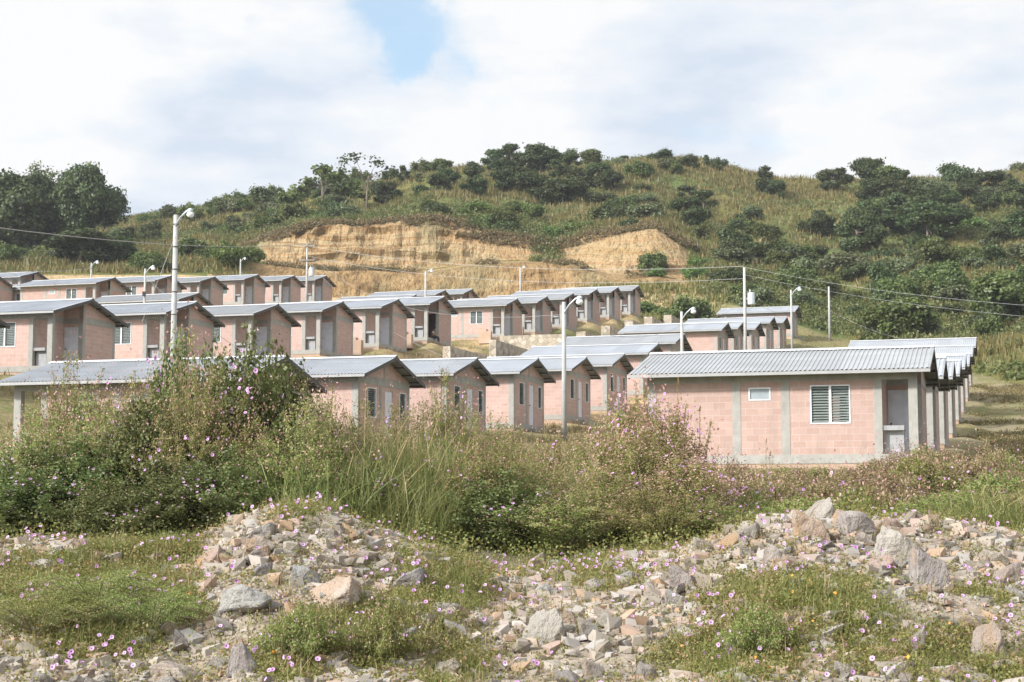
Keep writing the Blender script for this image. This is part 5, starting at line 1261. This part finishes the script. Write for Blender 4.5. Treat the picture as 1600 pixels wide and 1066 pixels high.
FE = [(1283, 796, 48, 42, 'grey boulder on the very top of the right rubble crest'), (1268, 820, 60, 52, 'orange tan boulder leaning under the topmost one'), (1330, 816, 66, 48, 'broad pale grey boulder right of the topmost one'),
      (1166, 832, 38, 40, 'pale grey rock at the left end of the boulder crest'), (1140, 846, 48, 32, 'orange sided rock left on the right rubble crest'), (1100, 850, 34, 24, 'small pale rock at the left start of the crest'), (1400, 850, 76, 62, 'wide pinkish grey boulder right of the leaning pair'),
      (1454, 888, 66, 66, 'large pale squarish boulder in the right rubble slope'), (1392, 818, 28, 22, 'small pale rock standing on the crest line'), (1528, 832, 30, 20, 'pale rock low on the right end of the crest'), (1550, 870, 46, 26, 'flat pinkish rock near the right edge'),
      (1570, 898, 46, 46, 'pinkish boulder near the right picture edge'), (1543, 1000, 50, 62, 'upright brownish boulder in the lower right corner'), (1070, 902, 50, 44, 'angular brown grey rock in the middle of the slope'), (852, 980, 66, 62, 'big white grey angular boulder in the lower middle'),
      (922, 980, 36, 40, 'tilted tan rock beside the white boulder'), (948, 968, 36, 28, 'round pinkish rock right of the tilted one'), (773, 1016, 36, 22, 'flat grey stone below and left of the white boulder'), (525, 922, 86, 54, 'rusty pink boulder in the left pile'),
      (634, 905, 58, 42, 'orange brown rock right of the rusty pink boulder'), (388, 932, 84, 48, 'long pale leaning boulder in the left slope'), (280, 1052, 72, 50, 'big pale boulder at the bottom edge'), (382, 1028, 46, 64, 'upright grey pink boulder near the bottom edge'),
      (285, 1000, 28, 36, 'small upright grey stone above the bottom boulder'), (700, 952, 60, 26, 'flat dark grey slab in the green middle'), (626, 996, 44, 44, 'grey rock half buried in vines'), (410, 850, 54, 30, 'blue grey rock near the left crest'), (405, 832, 50, 32, 'long grey rock on the left shoulder of the crest'),
      (330, 870, 52, 40, 'pale yellow rock at the left foot of the crest'), (400, 866, 46, 26, 'brown grey rock under the blue grey one'), (440, 812, 24, 18, 'small pink rock on the left crest'), (520, 838, 30, 18, 'light blue grey rock on the crest right side'), (475, 897, 50, 36, 'brownish rock in the middle of the left pile'),
      (408, 888, 34, 26, 'small grey rock in the left pile'), (60, 884, 60, 26, 'pale flat rock at the left edge'), (170, 870, 40, 20, 'pale rock on the grassy bank'), (65, 1060, 40, 30, 'yellowish rock in the bottom left corner'), (145, 1068, 30, 20, 'grey rock on the bottom edge at left'),
      (980, 872, 44, 34, 'white and orange rock by the vine flowers'), (835, 878, 34, 30, 'grey rock between vine flowers'), (870, 882, 40, 18, 'yellow tan rock in the middle valley'), (1060, 935, 44, 30, 'pale rock in the middle slope'), (1150, 942, 40, 18, 'purple brown flat stone'),
      (1240, 880, 36, 30, 'white rock below the orange leaning boulder'), (1210, 868, 42, 40, 'tan rock below the crest'), (1170, 862, 32, 18, 'flat white rock on the slope'), (1140, 1015, 30, 36, 'blue grey rock in the vines'), (1430, 1000, 30, 40, 'brown rock among flowers at lower right'),
      (1320, 1048, 30, 22, 'white stone at the bottom in the grass'), (1480, 850, 26, 20, 'small grey rock behind the squarish boulder'), (1375, 880, 50, 30, 'flat brown rock under the wide boulder'), (930, 1045, 40, 34, 'pale rock at the bottom middle'), (1010, 1050, 36, 36, 'grey rock at the bottom middle right')]
for j, (px, py, w_, h_, lb) in enumerate(FE): put_rock(px, py, w_*1.0, h_*1.12, lb, 'rubble rocks', 7*j+3)
rs = np.random.RandomState(91)
Rk = pick(246, 92, lambda X, Y, Z: np.clip(1-green(X, Y, Z)*.9, .12, 1), 12.3, 21.6)
for j, (x, y, z) in enumerate(Rk):
    o = link('rubble_stone', RK[rs.randint(14)]); s = rs.uniform(.12, .31)*(1.25 if rs.rand() < .2 else 1); o.scale = (s*rs.uniform(.9, 1.5), s, s*rs.uniform(.7, 1.0)); o.rotation_euler = (rs.uniform(-.6, .6), rs.uniform(-.6, .6), rs.uniform(0, 6.28)); o.location = (x, y, z+s*.08)
    px_, _ = PX(x, y, z); g = 'left' if px_ < 760 else ('middle' if px_ < 1080 else 'right')
    tag(o, f'fist to head sized stone of the {g} rubble', 'stone', f'stones of the {g} rubble')
def chips(n, seed, s0, s1, y0, y1, fn, name, label):
    r = np.random.RandomState(seed); base = []
    for i in range(6):
        bm = bmesh.new(); rr_ = random.Random(i+seed)
        vs = [bm.verts.new(Vector((a_*.40+rr_.uniform(-.2, .12)*a_, b_*.40+rr_.uniform(-.2, .12)*b_, c_*.38+rr_.uniform(-.22, .1)*c_))) for a_ in (-1, 1) for b_ in (-1, 1) for c_ in (-1, 1)]
        bmesh.ops.convex_hull(bm, input=vs); bmesh.ops.triangulate(bm, faces=bm.faces[:]); bm.verts.index_update()
        base.append((np.array([v.co[:] for v in bm.verts]), np.array([[v.index for v in f.verts] for f in bm.faces]))); bm.free()
    C_ = pick(n, seed, fn, y0, y1); V = []; Fc = []; tt = []; nb = 0
    for x, y, z in C_:
        bv, bf_ = base[r.randint(6)]; s = s0*(s1/s0)**(r.rand()**2.2); a = r.uniform(0, 6.283); ca, sa = math.cos(a), math.sin(a)
        v = bv*np.array([s*r.uniform(.8, 1.4), s, s*r.uniform(.5, .9)]); v = np.stack([v[:, 0]*ca-v[:, 1]*sa+x, v[:, 0]*sa+v[:, 1]*ca+y, v[:, 2]+z+s*.10+v[:, 0]*r.uniform(-.45, .45)], 1)
        V.append(v); Fc.append(bf_+nb); nb += len(v); tt.append(np.full(len(bf_), r.rand()))
    me = np_mesh(name, np.concatenate(V), np.concatenate(Fc), M['rubble'], attrs={'tint': ('FACE', 'FLOAT', np.concatenate(tt))}); tag(link(name, me), label, 'gravel', kind='stuff')
chips(17000, 93, .022, .10, 11.8, 22.5, lambda X, Y, Z: np.clip(1-green(X, Y, Z)*.75, .15, 1), 'rubble_gravel', 'broken stone and gravel of the rubble piles')
chips(8500, 97, .06, .23, 12.5, 22.0, lambda X, Y, Z: np.clip(1-green(X, Y, Z)*1.0, .08, 1)*np.clip(.12+.9*sstep(.4, .58, fbm(X*.8+20, Y*.8, 3))+.8*(Y > 17.5), 0, 1), 'rubble_cobbles', 'angular cobbles packed in the rubble piles')
# leftovers on the village banks
def vil_chip(X, Y, Z): return np.clip(sstep(.45, .6, fbm(X*.3, Y*.3, 3)), 0, 1)*.5
# ---------------------------------------------------------------- the air
def haze():
    m = bpy.data.materials.new('haze_air'); m.use_nodes = True; nt = m.node_tree; nt.nodes.clear(); o = nt.nodes.new('ShaderNodeOutputMaterial'); v = nt.nodes.new('ShaderNodeVolumePrincipled')
    v.inputs['Color'].default_value = (.93, .95, 1, 1); v.inputs['Density'].default_value = HAZE; v.inputs['Anisotropy'].default_value = .2; nt.links.new(v.outputs[0], o.inputs['Volume'])
    b = MB(); b.box(-5000, 5000, -4500, 4500, -3, 130); ob = link('haze', b.mesh('haze', m)); ob['kind'] = 'stuff'; ob['label'] = 'thin pale haze over the valley'
HAZE = .00018
haze()
print([q['label'] for q in bpy.data.objects if q.get('label') and len(q['label'].replace('-', ' ').split()) > 16])
print('objects', len(bpy.data.objects), 'polys', sum(len(m.polygons) for m in bpy.data.meshes))
